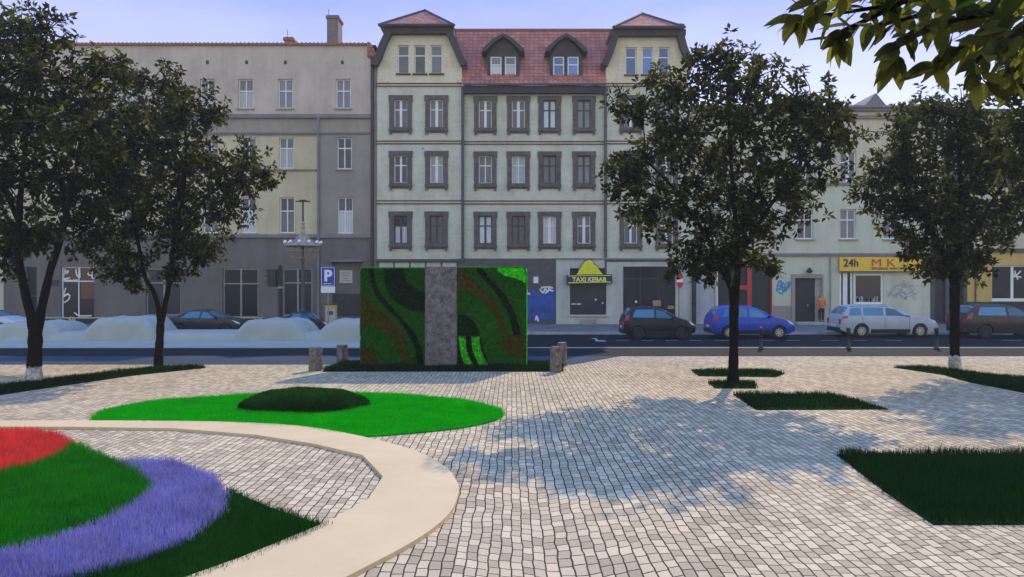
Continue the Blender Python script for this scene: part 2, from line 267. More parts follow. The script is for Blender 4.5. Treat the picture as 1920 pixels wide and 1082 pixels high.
# ------------------------------------------------------------------ mesh helpers
def wloc(o):
    v = Vector((0, 0, 0))
    while o is not None: v = v+o.location; o = o.parent
    return v
class MB:
    def __init__(s): s.v = []; s.f = []; s.mi = []
    def add(s, vs, fs, mi=0):
        o = len(s.v); s.v += [tuple(x) for x in vs]; s.f += [tuple(i+o for i in f) for f in fs]; s.mi += [mi]*len(fs); return s
    def box(s, x0, x1, y0, y1, z0, z1, mi=0):
        return s.add([(x0,y0,z0),(x1,y0,z0),(x1,y1,z0),(x0,y1,z0),(x0,y0,z1),(x1,y0,z1),(x1,y1,z1),(x0,y1,z1)],
                     [(0,3,2,1),(4,5,6,7),(0,1,5,4),(1,2,6,5),(2,3,7,6),(3,0,4,7)], mi)
    def prism(s, pts, a, b, axis='y', holes=(), mi=0):
        """closed outline swept from a to b: axis y = outline in x,z ; axis z = outline in x,y"""
        loops = [list(pts)]+[list(h) for h in holes]
        tri = geometry.tessellate_polygon([[Vector((p[0], p[1], 0)) for p in l] for l in loops])
        flat = [p for l in loops for p in l]; n = len(flat)
        pos = (lambda p, t: (p[0], t, p[1])) if axis == 'y' else ((lambda p, t: (p[0], p[1], t)) if axis == 'z' else (lambda p, t: (t, p[0], p[1])))
        vs = [pos(p, a) for p in flat]+[pos(p, b) for p in flat]
        fs = [tuple(t) for t in tri]+[tuple(i+n for i in t[::-1]) for t in tri]
        k = 0
        for l in loops:
            m = len(l); fs += [(k+i, k+(i+1) % m, n+k+(i+1) % m, n+k+i) for i in range(m)]; k += m
        return s.add(vs, fs, mi)
    def tube(s, path, rad, n=8, mi=0, cap=True):
        path = [Vector(p) for p in path]; rad = rad if hasattr(rad, '__len__') else [rad]*len(path)
        vs = []; fs = []; up = None
        for i, p in enumerate(path):
            d = (path[min(i+1, len(path)-1)]-path[max(i-1, 0)])
            d = d.normalized() if d.length > 1e-9 else Vector((0, 0, 1))
            if up is None: up = d.orthogonal().normalized()
            a = (up-d*up.dot(d)); a = a.normalized() if a.length > 1e-6 else d.orthogonal().normalized(); up = a; bb = d.cross(a)
            for k in range(n):
                t = 2*math.pi*k/n; vs.append(p+(a*math.cos(t)+bb*math.sin(t))*rad[i])
        for i in range(len(path)-1):
            for k in range(n): fs.append((i*n+k, i*n+(k+1) % n, (i+1)*n+(k+1) % n, (i+1)*n+k))
        if cap: fs.append(tuple(range(n))[::-1]); fs.append(tuple((len(path)-1)*n+k for k in range(n)))
        return s.add(vs, fs, mi)
    def lathe(s, c, prof, n=20, mi=0):
        vs = []; fs = []
        for r, z in prof:
            for k in range(n):
                t = 2*math.pi*k/n; vs.append((c[0]+r*math.cos(t), c[1]+r*math.sin(t), c[2]+z))
        for i in range(len(prof)-1):
            for k in range(n): fs.append((i*n+k, i*n+(k+1) % n, (i+1)*n+(k+1) % n, (i+1)*n+k))
        fs.append(tuple(range(n))[::-1]); fs.append(tuple((len(prof)-1)*n+k for k in range(n)))
        return s.add(vs, fs, mi)
    def ball(s, c, r, mi=0, n=10):
        rr = r if hasattr(r, '__len__') else (r, r, r); m = n//2+1; vs = []; fs = []
        for i in range(m):
            a = math.pi*(i+.0)/(m-1)
            for k in range(n):
                t = 2*math.pi*k/n; q = max(.02, math.sin(a)); vs.append((c[0]+rr[0]*q*math.cos(t), c[1]+rr[1]*q*math.sin(t), c[2]-rr[2]*math.cos(a)))
        for i in range(m-1):
            for k in range(n): fs.append((i*n+k, i*n+(k+1) % n, (i+1)*n+(k+1) % n, (i+1)*n+k))
        return s.add(vs, fs, mi)
    def build(s, name, m, parent=None, smooth=False, bevel=0.0):
        me = bpy.data.meshes.new(name); o0 = wloc(parent) if parent else Vector((0, 0, 0))
        me.from_pydata([(x-o0.x, y-o0.y, z-o0.z) for x, y, z in s.v], [], s.f); me.validate()
        return link(name, me, m, parent, smooth, s.mi, bevel)
def link(name, me, m, parent=None, smooth=False, mi=None, bevel=0.0):
    ms = m if isinstance(m, (list, tuple)) else [m]
    for x in ms: me.materials.append(x)
    if mi is not None and len(ms) > 1 and len(mi) == len(me.polygons): me.polygons.foreach_set('material_index', mi)
    bm = bmesh.new(); bm.from_mesh(me); bmesh.ops.recalc_face_normals(bm, faces=bm.faces); bm.to_mesh(me); bm.free()
    if smooth: me.polygons.foreach_set('use_smooth', [True]*len(me.polygons))
    o = bpy.data.objects.new(name, me); COL.objects.link(o)
    if parent: o.parent = parent
    if bevel:
        b = o.modifiers.new('bevel', 'BEVEL'); b.width = bevel; b.segments = 2; b.limit_method = 'ANGLE'
    return o
def npmesh(name, V, FC, m, parent=None, mi=None, smooth=False):
    """fast mesh of equal-sized faces from arrays"""
    me = bpy.data.meshes.new(name); V = np.asarray(V, dtype=np.float32); FC = np.asarray(FC, dtype=np.int32)
    if parent: V = V-np.array(wloc(parent), dtype=np.float32)
    k = FC.shape[1]; me.vertices.add(len(V)); me.vertices.foreach_set('co', V.ravel())
    me.loops.add(FC.size); me.loops.foreach_set('vertex_index', FC.ravel())
    me.polygons.add(len(FC)); me.polygons.foreach_set('loop_start', np.arange(0, FC.size, k, dtype=np.int32))
    ms = m if isinstance(m, (list, tuple)) else [m]
    for x in ms: me.materials.append(x)
    if mi is not None: me.polygons.foreach_set('material_index', np.asarray(mi, dtype=np.int32))
    if smooth: me.polygons.foreach_set('use_smooth', np.ones(len(FC), dtype=bool))
    me.update(calc_edges=True); me.validate()
    o = bpy.data.objects.new(name, me); COL.objects.link(o)
    if parent: o.parent = parent
    return o
def tag(o, label=None, cat=None, group=None, kind=None):
    if label: o['label'] = label
    if cat: o['category'] = cat
    if group: o['group'] = group
    if kind: o['kind'] = kind
    return o
def thing(name, loc, label, cat, group=None):
    o = bpy.data.objects.new(name, None); o.empty_display_size = .3; COL.objects.link(o); o.location = loc
    return tag(o, label, cat, group)
def text(name, body, m, parent, x, y, z, size, depth=.01, bold=0.0, sx=1.0):
    """letters standing on a front that faces the square, centred at x, base line z"""
    c = bpy.data.curves.new('lettering', 'FONT'); c.body = body; c.size = size; c.align_x = 'CENTER'; c.extrude = depth; c.offset = bold; c.resolution_u = 3
    t = bpy.data.objects.new('lettering', c); COL.objects.link(t)
    dg = bpy.context.evaluated_depsgraph_get(); me = bpy.data.meshes.new_from_object(t.evaluated_get(dg))
    bpy.data.objects.remove(t); bpy.data.curves.remove(c)
    o0 = wloc(parent)
    for v in me.vertices: p = v.co.copy(); v.co = (x+p.x*sx-o0.x, y-p.z-o0.y, z+p.y-o0.z)
    me.materials.clear(); me.name = name
    return link(name, me, m, parent)

# ------------------------------------------------------------------ world, sun, camera
SUN = Vector((.49, 1.10, 1.0)).normalized(); ELEV = math.asin(SUN.z); AZ = math.atan2(SUN.x, SUN.y)
w = bpy.data.worlds.new('World'); S.world = w; w.use_nodes = True; nt = w.node_tree; bg = nt.nodes['Background']
sky = N(nt, 'ShaderNodeTexSky', sky_type='NISHITA'); sky.sun_disc = False; sky.sun_elevation = ELEV; sky.sun_rotation = AZ
sky.air_density = 1.0; sky.dust_density = .2; sky.ozone_density = 3.0
tint = N(nt, 'ShaderNodeMixRGB', blend_type='MULTIPLY'); tint.inputs['Fac'].default_value = 1; tint.inputs['Color2'].default_value = (.98, .97, 1.05, 1)
L(nt, sky.outputs[0], tint.inputs['Color1'])
# thin lavender veil of high cloud over the clear sky, paler towards the roofs
wg = N(nt, 'ShaderNodeTexCoord'); ws_ = N(nt, 'ShaderNodeSeparateXYZ'); L(nt, wg.outputs['Generated'], ws_.inputs[0])
wr0 = N(nt, 'ShaderNodeValToRGB'); we = wr0.color_ramp.elements; we[0].position = .22; we[1].position = .62
we[0].color = (5.6, 5.5, 7.8, 1); we[1].color = (1.4, 4.9, 14.5, 1); k_ = we.new(.39); k_.color = (2.0, 2.25, 7.0, 1); k_ = we.new(.46); k_.color = (1.9, 2.4, 7.5, 1)  # overhead stop, out of view, raised in blue to tint the shadows
L(nt, ws_.outputs['Z'], wr0.inputs['Fac'])
cn = N(nt, 'ShaderNodeTexNoise', Scale=2.2, Detail=5.0, Roughness=.55); cm = N(nt, 'ShaderNodeMapping'); cm.inputs['Scale'].default_value = (1, 1, 3.5); L(nt, wg.outputs['Generated'], cm.inputs['Vector']); L(nt, cm.outputs[0], cn.inputs['Vector'])
cr = N(nt, 'ShaderNodeValToRGB'); cr.color_ramp.elements[0].position = .48; cr.color_ramp.elements[1].position = .75; cr.color_ramp.elements[1].color = (.35, .35, .35, 1); L(nt, cn.outputs['Fac'], cr.inputs['Fac'])
cx2 = N(nt, 'ShaderNodeMixRGB'); cx2.inputs['Color2'].default_value = (6.2, 6.6, 7.0, 1); L(nt, cr.outputs['Color'], cx2.inputs['Fac']); L(nt, wr0.outputs['Color'], cx2.inputs['Color1'])
# unseen white cloud fill added behind the camera to warm and light the fronts
cy_ = N(nt, 'ShaderNodeMapRange'); cy_.interpolation_type = 'SMOOTHSTEP'; cy_.inputs['From Min'].default_value = .15; cy_.inputs['From Max'].default_value = -.35; L(nt, ws_.outputs['Y'], cy_.inputs['Value'])
cz_ = N(nt, 'ShaderNodeMapRange'); cz_.interpolation_type = 'SMOOTHSTEP'; cz_.inputs['From Min'].default_value = .85; cz_.inputs['From Max'].default_value = .45; L(nt, ws_.outputs['Z'], cz_.inputs['Value'])
cc_ = N(nt, 'ShaderNodeMath', operation='MULTIPLY'); L(nt, cy_.outputs['Result'], cc_.inputs[0]); L(nt, cz_.outputs['Result'], cc_.inputs[1])
cl_b = N(nt, 'ShaderNodeMixRGB'); cl_b.inputs['Color2'].default_value = (7.4, 7.4, 6.3, 1); L(nt, cc_.outputs[0], cl_b.inputs['Fac']); L(nt, cx2.outputs['Color'], cl_b.inputs['Color1'])
vm = N(nt, 'ShaderNodeMixRGB'); vm.inputs['Fac'].default_value = .76; L(nt, tint.outputs[0], vm.inputs['Color1']); L(nt, cl_b.outputs['Color'], vm.inputs['Color2'])
L(nt, vm.outputs[0], bg.inputs['Color']); bg.inputs['Strength'].default_value = .122
sl = bpy.data.lights.new('sun', 'SUN'); sl.energy = 2.95; sl.angle = math.radians(.5); sl.color = (1, .825, .55)
so = bpy.data.objects.new('sun', sl); COL.objects.link(so); so.rotation_euler = (-SUN).to_track_quat('-Z', 'Y').to_euler(); so.location = (20, 40, 40)
cd = bpy.data.cameras.new('camera'); cam = bpy.data.objects.new('camera', cd); COL.objects.link(cam); S.camera = cam
cam.location = (0, 0, H); cam.rotation_euler = (math.pi/2, 0, 0); cd.sensor_width = 36; cd.lens = 36*F/1920; cd.shift_y = (HY-541)/1920*1.0
HAZE = .0008
cd.clip_start = .05; cd.clip_end = 2000
S.view_settings.view_transform = 'Standard'; S.view_settings.look = 'None'; S.view_settings.exposure = .50; S.view_settings.gamma = 1

# thin summer air over the whole square
hz, hnt, hb = newmat('haze'); hnt.nodes.remove(hb); pv = N(hnt, 'ShaderNodeVolumePrincipled', Density=HAZE, Anisotropy=.2); pv.inputs['Color'].default_value = (.92, .94, .97, 1)
L(hnt, pv.outputs[0], hnt.nodes['Material Output'].inputs['Volume'])
# ------------------------------------------------------------------ ground
def sheet(name, pts, z, m, label, thick=None):
    b = MB()
    if thick: b.prism(pts, z-thick, z, 'z')
    else: b.add([(x, y, z) for x, y in pts], [tuple(range(len(pts)))])
    o = b.build(name, m); return tag(o, label, 'ground', None, 'structure')
R = lambda x0, x1, y0, y1: [(x0, y0), (x1, y0), (x1, y1), (x0, y1)]
YP = G(0, 668)[1]; YB = G(0, 653)[1]; YK = 35.2; XA = FX(760)*28/YF
sheet('ground', R(-500, 500, -200, 900), -.16, M['earth'], 'bare earth ground reaching to the horizon')
sheet('plaza', R(-70, 70, -30, YP), 0, M['setts'], 'sunlit square paved with pale stone setts', .15)
sheet('footway', R(-70, 70, YP, YB), .004, M['path_asphalt'], 'grey asphalt footway between the square and the road', .15)
sheet('footway', [(-70, G(0, 683)[1]), G(1075, 684), G(1165, 668), (-70, YP)][0:3]+[(-70, YP)], .004, M['shade_strip'], 'blue grey strip of painted shade along the left far edge of the square')  # no footway here: sheet coloured as a band of shade over the setts
sheet('road', R(XA, 70, YB+.14, YK), -.10, M['asphalt'], 'dark asphalt road along the house fronts')
sheet('forecourt', R(-70, XA, YB+.14, YK), .0, M['apron'], 'pale gravel forecourt beside the road', .15)
sheet('pavement', R(-70, 70, YK+.14, YF+12), .02, M['paving'], 'concrete pavement in front of the houses', .17)
kb = MB(); kb.box(-70, 70, YB, YB+.14, -.15, .03); kb.box(XA, XA+.12, YB+.14, YK, -.15, .02)
for i in range(-70, 70): kb.box(i+.01, i+.99, YK, YK+.14, -.15, .035)
tag(kb.build('kerb', M['kerb']), 'pale stone kerbs along both sides of the road', 'kerb', None, 'structure')
ln = MB()
for a, b_ in ((1155, 1180), (1202, 1226), (1248, 1271), (1293, 1316), (1340, 1368), (1425, 1452), (1475, 1500), (1540, 1572), (1600, 1625), (1660, 1690), (1880, 1915)):
    x0, y0 = G(a, 638.5, -.10); x1, _ = G(b_, 638.5, -.10); ln.add([(x0, y0-.06, -.096), (x1, y0-.06, -.096), (x1, y0+.06, -.096), (x0, y0+.06, -.096)], [(0, 1, 2, 3)])
for q in ([(1108, 634.5), (1118, 634), (1121, 638), (1136, 639), (1136, 640.4), (1116, 640), (1117, 636.6)],):
    ln.add([(*G(x, y, -.10), -.096) for x, y in q], [tuple(range(len(q)))])
tag(ln.build('road_markings', M['line']), 'worn white dashes and arrow painted on the road', 'road marking', None, 'structure')

# cream concrete band curving round the flower bed
out = [(-300, 786), (0, 788), (180, 788), (400, 790), (560, 798), (680, 818), (780, 845), (835, 875), (858, 905), (858, 930), (840, 965), (790, 1005), (700, 1055), (560, 1120), (300, 1200), (-200, 1300)]
inn = [(-300, 799), (0, 800), (130, 800), (330, 803), (480, 815), (590, 832), (680, 853), (718, 893), (690, 935), (620, 975), (560, 1000), (450, 1045), (345, 1082), (150, 1130), (-200, 1190)]
def smooth_line(p, n=3):
    r = []
    for i in range(len(p)-1):
        p0, p1, p2, p3 = p[max(i-1, 0)], p[i], p[i+1], p[min(i+2, len(p)-1)]
        for k in range(n):
            t = k/n; r.append(tuple(.5*((2*b)+(c-a)*t+(2*a-5*b+4*c-d)*t*t+(3*b-a-3*c+d)*t**3) for a, b, c, d in zip(p0, p1, p2, p3)))
    return r+[p[-1]]
cp = MB(); cp.prism([G(x, y, .045) for x, y in smooth_line(out)]+[G(x, y, .045) for x, y in inn[::-1]], -.05, .045, 'z')
o = cp.build('curved_path', M['cream_path'], None, False, .012); tag(o, 'smooth cream concrete band curving round the flower bed', 'path', None, 'structure')

# ------------------------------------------------------------------ lawns and beds of blades
def inpoly(X, Y, poly):
    r = np.zeros(len(X), bool); n = len(poly)
    for i in range(n):
        x0, y0 = poly[i]; x1, y1 = poly[(i+1) % n]
        if y0 == y1: continue
        c = ((y0 > Y) != (y1 > Y)) & (X < (x1-x0)*(Y-y0)/(y1-y0)+x0); r ^= c
    return r
def blades_xy(poly, dens):
    a = np.array(poly); lo, hi = a.min(0), a.max(0); n = int(dens*(hi[0]-lo[0])*(hi[1]-lo[1]))
    x = rng.uniform(lo[0], hi[0], n); y = rng.uniform(lo[1], hi[1], n); k = inpoly(x, y, poly)
    return x[k], y[k]
def blades(x, y, z, h, wd, lean=.5):
    """one bent blade per point: a quad and a tip triangle as two triangles"""
    n = len(x); t = rng.uniform(0, 2*np.pi, n); hh = h*rng.uniform(.55, 1.15, n); ww = wd*rng.uniform(.7, 1.3, n)
    c, s = np.cos(t), np.sin(t); lt = rng.uniform(0, 2*np.pi, n); lm = hh*lean*rng.uniform(0, 1, n)
    A = np.stack([x-c*ww/2, y-s*ww/2, z], 1); B = np.stack([x+c*ww/2, y+s*ww/2, z], 1)
    mx, my = x+np.cos(lt)*lm*.3, y+np.sin(lt)*lm*.3
    C = np.stack([mx+c*ww*.4, my+s*ww*.4, z+hh*.6], 1); D = np.stack([mx-c*ww*.4, my-s*ww*.4, z+hh*.6], 1)
    E = np.stack([x+np.cos(lt)*lm, y+np.sin(lt)*lm, z+hh], 1)
    V = np.stack([A, B, C, D, E], 1).reshape(-1, 3); b = np.arange(n)[:, None]*5
    FC = np.concatenate([b+np.array([0, 1, 2]), b+np.array([0, 2, 3]), b+np.array([3, 2, 4])], 0)
    return V, FC
def lawn(name, poly, z0, h, wd, dens, m, base, label, cat='grass', lean=.5, edge=None):
    z0 = min(z0, .03); b = MB(); b.prism(poly, -.02, z0*.6, 'z')
    bv = np.array(b.v); tris = []
    for f in b.f:
        for i in range(1, len(f)-1): tris.append((f[0], f[i], f[i+1]))
    x, y = blades_xy(poly, dens*1.7); x = x+rng.normal(0, .035, len(x)); y = y+rng.normal(0, .035, len(x)); hv = 1+.25*np.sin(x*3.1+y*1.7)*np.sin(y*2.3-x)
    V, FC = blades(x, y, np.full(len(x), .0), (h+z0*.5)*hv, wd*.72, lean)
    V2 = np.concatenate([bv, V]); F2 = np.concatenate([np.array(tris), FC+len(bv)]); mi = np.concatenate([np.ones(len(tris)), np.zeros(len(FC))])
    o = npmesh(name, V2, F2, [m, base], None, mi)
    return tag(o, label, cat, None, 'stuff')
Gp = lambda pts, z=0: [G(x, y, z) for x, y in pts]
lawn('red_flowers', Gp([(-260, 802), (0, 803), (60, 805), (110, 813), (135, 826), (115, 846), (60, 870), (0, 884), (-260, 920)], .06), .06, .10, .008, 2600, M['redflower'], M['soil_red'], 'red flowering ground cover at the left end of the bed', 'flowers')
lawn('grass', Gp([(135, 828), (215, 859), (262, 880), (288, 907), (268, 932), (200, 967), (100, 1007), (0, 1032), (-260, 1080), (-260, 920), (0, 884), (60, 870), (115, 846)], .05), .05, .09, .007, 3000, M['grass_mid'], M['soil'], 'mid green grass between the red flowers and the lavender band')
lawn('lavender', Gp([(215, 860), (330, 862), (400, 888), (427, 925), (415, 962), (360, 1002), (280, 1037), (200, 1062), (110, 1086), (0, 1112), (-260, 1170), (-260, 1080), (0, 1032), (100, 1007), (200, 967), (268, 932), (288, 907), (262, 880)], .06), .06, .10, .007, 3400, M['lavender'], M['soil_lav'], 'curving band of violet blue lavender in the flower bed', 'lavender')
lawn('grass', Gp([(425, 912), (500, 943), (565, 965), (618, 983), (560, 1006), (450, 1050), (345, 1090), (150, 1138), (-230, 1205), (-260, 1170), (0, 1112), (110, 1086), (200, 1062), (280, 1037), (360, 1002), (415, 962), (427, 925)], .05), .05, .08, .007, 3000, M['grass_dark'], M['soil'], 'dark green grass between the lavender band and the cream path')
EL = smooth_line([(173, 783), (200, 766), (300, 750), (430, 740), (560, 736), (700, 736), (830, 744), (910, 757), (943, 770), (930, 786), (860, 801), (740, 813), (660, 816), (560, 803), (400, 793), (173, 790)])
lawn('grass', Gp(EL, .03), .03, .06, .010, 2000, M['grass_bright'], M['soil_bright'], 'bright green oval lawn with a dark shrub mound on it')
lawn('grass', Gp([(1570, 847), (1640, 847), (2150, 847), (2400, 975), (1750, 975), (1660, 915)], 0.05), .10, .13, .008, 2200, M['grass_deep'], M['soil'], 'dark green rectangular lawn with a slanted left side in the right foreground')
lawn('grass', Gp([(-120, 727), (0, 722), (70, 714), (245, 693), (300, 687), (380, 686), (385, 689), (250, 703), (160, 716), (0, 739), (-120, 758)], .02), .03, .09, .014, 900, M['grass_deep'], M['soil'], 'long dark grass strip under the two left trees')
lawn('grass', Gp([(1297, 693), (1440, 693), (1470, 700), (1455, 706), (1310, 704)], .02), .03, .08, .014, 900, M['grass_deep'], M['soil'], 'thin grass strip behind the forked trunk of the middle tree')
lawn('grass', Gp([(1328, 715), (1415, 715), (1418, 727), (1340, 727)], .02), .03, .08, .014, 900, M['grass_deep'], M['soil'], 'smallest grass patch round the foot of the middle tree')
lawn('grass', Gp([(1375, 738), (1555, 738), (1665, 766), (1418, 767)], .02), .03, .09, .012, 1000, M['grass_deep'], M['soil'], 'slanted grass patch in front of the middle tree')
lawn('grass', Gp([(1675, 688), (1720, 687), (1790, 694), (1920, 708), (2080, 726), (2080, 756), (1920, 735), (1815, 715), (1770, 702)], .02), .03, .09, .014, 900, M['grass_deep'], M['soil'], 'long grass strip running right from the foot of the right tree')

# shrub mound on the oval lawn: a clipped dome of small leaves
def leaves(C, D, NRM, Ln, W):
    """folded leaves: C base, D direction, NRM face normal (arrays)"""
    n = len(C); D = D/np.linalg.norm(D, axis=1, keepdims=True); Sx = np.cross(D, NRM); Sx /= np.linalg.norm(Sx, axis=1, keepdims=True)+1e-9
    U = np.cross(Sx, D); Ln = np.broadcast_to(Ln, n)[:, None]; W = np.broadcast_to(W, n)[:, None]
    V = np.stack([C, C+D*Ln*.45+Sx*W*.5+U*Ln*.06, C+D*Ln-U*Ln*.12, C+D*Ln*.45-Sx*W*.5+U*Ln*.06], 1).reshape(-1, 3)
    b = np.arange(n)[:, None]*4; FC = np.concatenate([b+np.array([0, 1, 2]), b+np.array([0, 2, 3])], 0)
    return V, FC
def unit(n):
    v = rng.normal(size=(n, 3)); return v/np.linalg.norm(v, axis=1, keepdims=True)
sx, sy = G(572, 764)
sh = thing('shrub_mound', (sx, sy, 0), 'low dark green clipped shrub mound on the bright oval lawn', 'shrub')
n = 16000; u = unit(n); u[:, 2] = np.abs(u[:, 2]); rad = np.array([1.24, .72, .33])
lump = 1+.05*np.sin(u[:, 0:1]*9)*np.cos(u[:, 1:2]*8); Cn = u*rad*lump*rng.uniform(.94, 1.0, (n, 1)); d = u/rad; d /= np.linalg.norm(d, axis=1, keepdims=True)
Vv, Fc = leaves(Cn+np.array([sx, sy, .02]), d+.9*unit(n)+np.array([0, 0, .3]), unit(n), .055, .022)
npmesh('foliage', Vv, Fc, M['shrub'], sh)
mb = MB(); mb.lathe((0, 0, 0), [(1.0, 0), (.97, .25), (.85, .5), (.6, .76), (.3, .93), (.02, .98)], 28)
mb.v = [(sx+x*1.18, sy+y*.68, .02+z*.31) for x, y, z in mb.v]; mb.build('core', M['soil'], sh, True)

# ------------------------------------------------------------------ green wall on its grass base
YW = G(0, 690)[1]; ZW = .10
def WX(px): return (px-CX)/F*YW
def WZ(py): return H+(HY-py)/F*YW
def WP(pts): return [(WX(x), WZ(y)) for x, y in pts]
gw = thing('green_wall', (WX(831), YW+.3, ZW), 'freestanding moss wall in swirling greens with a stone slab in its middle', 'green wall')
zb = 690
def rrect(x0, y0, x1, y1, r, tl=True, tr=True):
    return [(x0, y1)]+([(x0, y0+r), (x0+r*.3, y0+r*.3), (x0+r, y0)] if tl else [(x0, y0)])+([(x1-r, y0), (x1-r*.3, y0+r*.3), (x1, y0+r)] if tr else [(x1, y0)])+[(x1, y1)]
def fuzz(poly, dens, y, ln):
    x, z = blades_xy(poly, dens); n = len(x); C = np.stack([x, np.full(n, y), z], 1); D = unit(n)*.8+np.array([0, -1, .1])
    return leaves(C, D, unit(n), ln, ln*.55)
def moss(name, pts, y, th, m, parent, dens=2600, label=None):
    p = WP(pts); b = MB(); b.prism(p, y, y+th, 'y'); bv = np.array(b.v); tr = [(f[0], f[i], f[i+1]) for f in b.f for i in range(1, len(f)-1)]
    V, FC = fuzz(p, dens, y+.006, .05)
    o = npmesh(name, np.concatenate([bv, V]), np.concatenate([np.array(tr), FC+len(bv)]), m, parent)
    if label: o['label'] = label
    return o
def edgefuzz(parent):
    return None
pl = moss('moss_panel', rrect(676, 503, 797, zb, 4, True, False), YW, .55, M['moss_green'], gw)
pr = moss('moss_panel', rrect(857, 502, 987, zb, 7, False, True), YW, .55, M['moss_green'], gw)
def band(c0, c1): return smooth_line(c0, 4)+smooth_line(c1, 4)[::-1]
def pch(par, name, pts, m, k=1): return moss(name, pts, YW-.012*k, .012*k-.002, m, par, 3000 if k == 1 else 500)
pch(pl, 'dark_band', band([(692, 504), (694, 525), (703, 550), (722, 575), (745, 598), (765, 625), (778, 655), (784, 690)], [(701, 504), (703, 525), (712, 548), (731, 572), (757, 600), (778, 625), (790, 655), (796, 690)]), M['moss_black'])
pch(pl, 'dark_patch', band([(721, 504), (722, 530), (733, 555), (752, 573), (775, 583), (796, 586)], [(757, 504), (760, 520), (768, 534), (780, 543), (796, 548), (796.5, 549)]), M['moss_dark'])
pch(pl, 'brown_band', band([(677, 535), (684, 553), (700, 572), (720, 588), (740, 605), (755, 628), (765, 655), (769, 688)], [(677, 605), (687, 607), (705, 613), (724, 626), (740, 645), (750, 665), (754, 688), (754.5, 689)]), M['moss_brown'])
pch(pl, 'brown_patch', smooth_line([(677, 655), (690, 654), (702, 661), (709, 674), (710, 689)])+[(677, 689)], M['moss_brown'])
pch(pr, 'dark_band', band([(892, 503), (905, 522), (922, 540), (940, 565), (955, 595), (963, 628)], [(903, 503), (917, 520), (935, 538), (953, 563), (968, 595), (977, 628)]), M['moss_black'])
pch(pr, 'brown_band', band([(859, 503), (873, 504), (884, 522), (905, 540), (925, 560), (941, 588), (950, 628)], [(859, 545), (872, 546), (893, 553), (912, 570), (927, 592), (936, 615), (939, 628)]), M['moss_brown'])
pch(pr, 'brown_patch', smooth_line([(939, 630), (942, 648), (952, 662), (968, 670), (986, 673)])+[(986, 629)], M['moss_brown'])
pch(pr, 'dark_patch', [(859, 590)]+smooth_line([(859, 589), (872, 591), (886, 600), (896, 615), (899, 629)])+[(859, 629)], M['moss_dark'])
pch(pr, 'lime_patch', [(931, 503), (980, 503), (985, 508), (986, 532)]+smooth_line([(986, 532), (968, 522), (950, 518), (936, 510), (931, 503)])[:-1], M['moss_lime'])
pch(pr, 'dark_patch', [(859, 630), (900, 630), (906, 655), (918, 689), (859, 689)], M['moss_black'])
pch(pr, 'lime_strip', band([(860, 631), (862, 655), (868, 675), (874, 688)], [(873, 631), (875, 655), (881, 673), (890, 688)]), M['moss_lime'], 2)
pch(pr, 'lime_strip', band([(884, 631), (886, 655), (893, 673), (901, 688)], [(899, 631), (901, 652), (909, 672), (919, 688)]), M['moss_lime'], 2)
for (nm, pa, pb_, ax) in (('top_fringe', (677, 503.5), (796, 503.5), 0), ('top_fringe', (858, 502.5), (982, 502.5), 0), ('side_fringe', (676.5, 508), (676.5, 688), 1)):
    n = 2600; f = rng.uniform(0, 1, n); xx = WX(pa[0])+(WX(pb_[0])-WX(pa[0]))*f; zz = WZ(pa[1])+(WZ(pb_[1])-WZ(pa[1]))*f
    C = np.stack([xx, YW+rng.uniform(-.01, .55, n), zz], 1); V, FC = leaves(C, unit(n)*.8+np.array([0, -.1, .9] if ax == 0 else [-.9, -.1, .1]), unit(n), .05, .025); npmesh(nm, V, FC, M['moss_lit_fringe'], pl if pa[0] < 800 else pr)  # lighter green paints light onto the top and left edges
V, FC = [], []
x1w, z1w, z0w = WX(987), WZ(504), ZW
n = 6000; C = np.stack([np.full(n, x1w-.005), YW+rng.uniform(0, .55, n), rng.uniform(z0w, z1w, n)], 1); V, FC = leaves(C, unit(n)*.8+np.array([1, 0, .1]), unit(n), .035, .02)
npmesh('painted_lit_edge', V, FC, M['moss_lime'], pr)  # lime colour stands in for sunlight on this side face
sb = MB(); sb.box(WX(797)+.003, WX(857)-.003, YW-.06, YW+.63, .02, WZ(500)); so_ = sb.build('stone_slab', M['granite'], gw, False, .015)
# grass base
lawn('grass', [(G(605, 697)[0], G(0, 697)[1]), (G(1055, 697)[0], G(0, 697)[1]), (G(1052, 697)[0]+.1, G(0, 697)[1]+2.0), (G(620, 697)[0]-.1, G(0, 697)[1]+2.0)], ZW, .13, .014, 1500, M['grass_deep'], M['soil'], 'dark grass plinth under the moss wall')
# four rough stone posts at the corners of the plinth
def post(cx, cy, h, wd, seed, label):
    r = random.Random(seed); b = MB(); rings = []
    for k in range(7):
        z = h*k/6; q = 1-.06*(k == 6)-.03*(k == 0)
        rings.append([(cx+math.cos(2*math.pi*j/12+.26)*wd*q*(.62 if j % 3 else .70)*(1+r.uniform(-.06, .06)), cy+math.sin(2*math.pi*j/12+.26)*wd*q*(.62 if j % 3 else .70)*(1+r.uniform(-.06, .06)), z+r.uniform(-.012, .012)*(k > 0)) for j in range(12)])
    vs = [p for g in rings for p in g]; fs = [(i*12+j, i*12+(j+1) % 12, (i+1)*12+(j+1) % 12, (i+1)*12+j) for i in range(6) for j in range(12)]+[tuple(range(12))[::-1], tuple(72+j for j in range(12))]
    b.add(vs, fs); t = b.build('stone_post', M['post_stone']); tag(t, label, 'stone post', 'stone posts round the moss wall')
post(*G(592, 695), .66, .27, 1, 'leftmost rough stone post at the front corner of the grass plinth')
post(*G(642, 682), .58, .25, 2, 'rough stone post standing behind the left part of the plinth')
post(*G(1042, 698), .70, .24, 3, 'rough stone post at the right front corner of the grass plinth')
post(G(1056, 690)[0], G(0, 690)[1]+.5, .70, .22, 4, 'rough stone post half hidden behind the right front post')

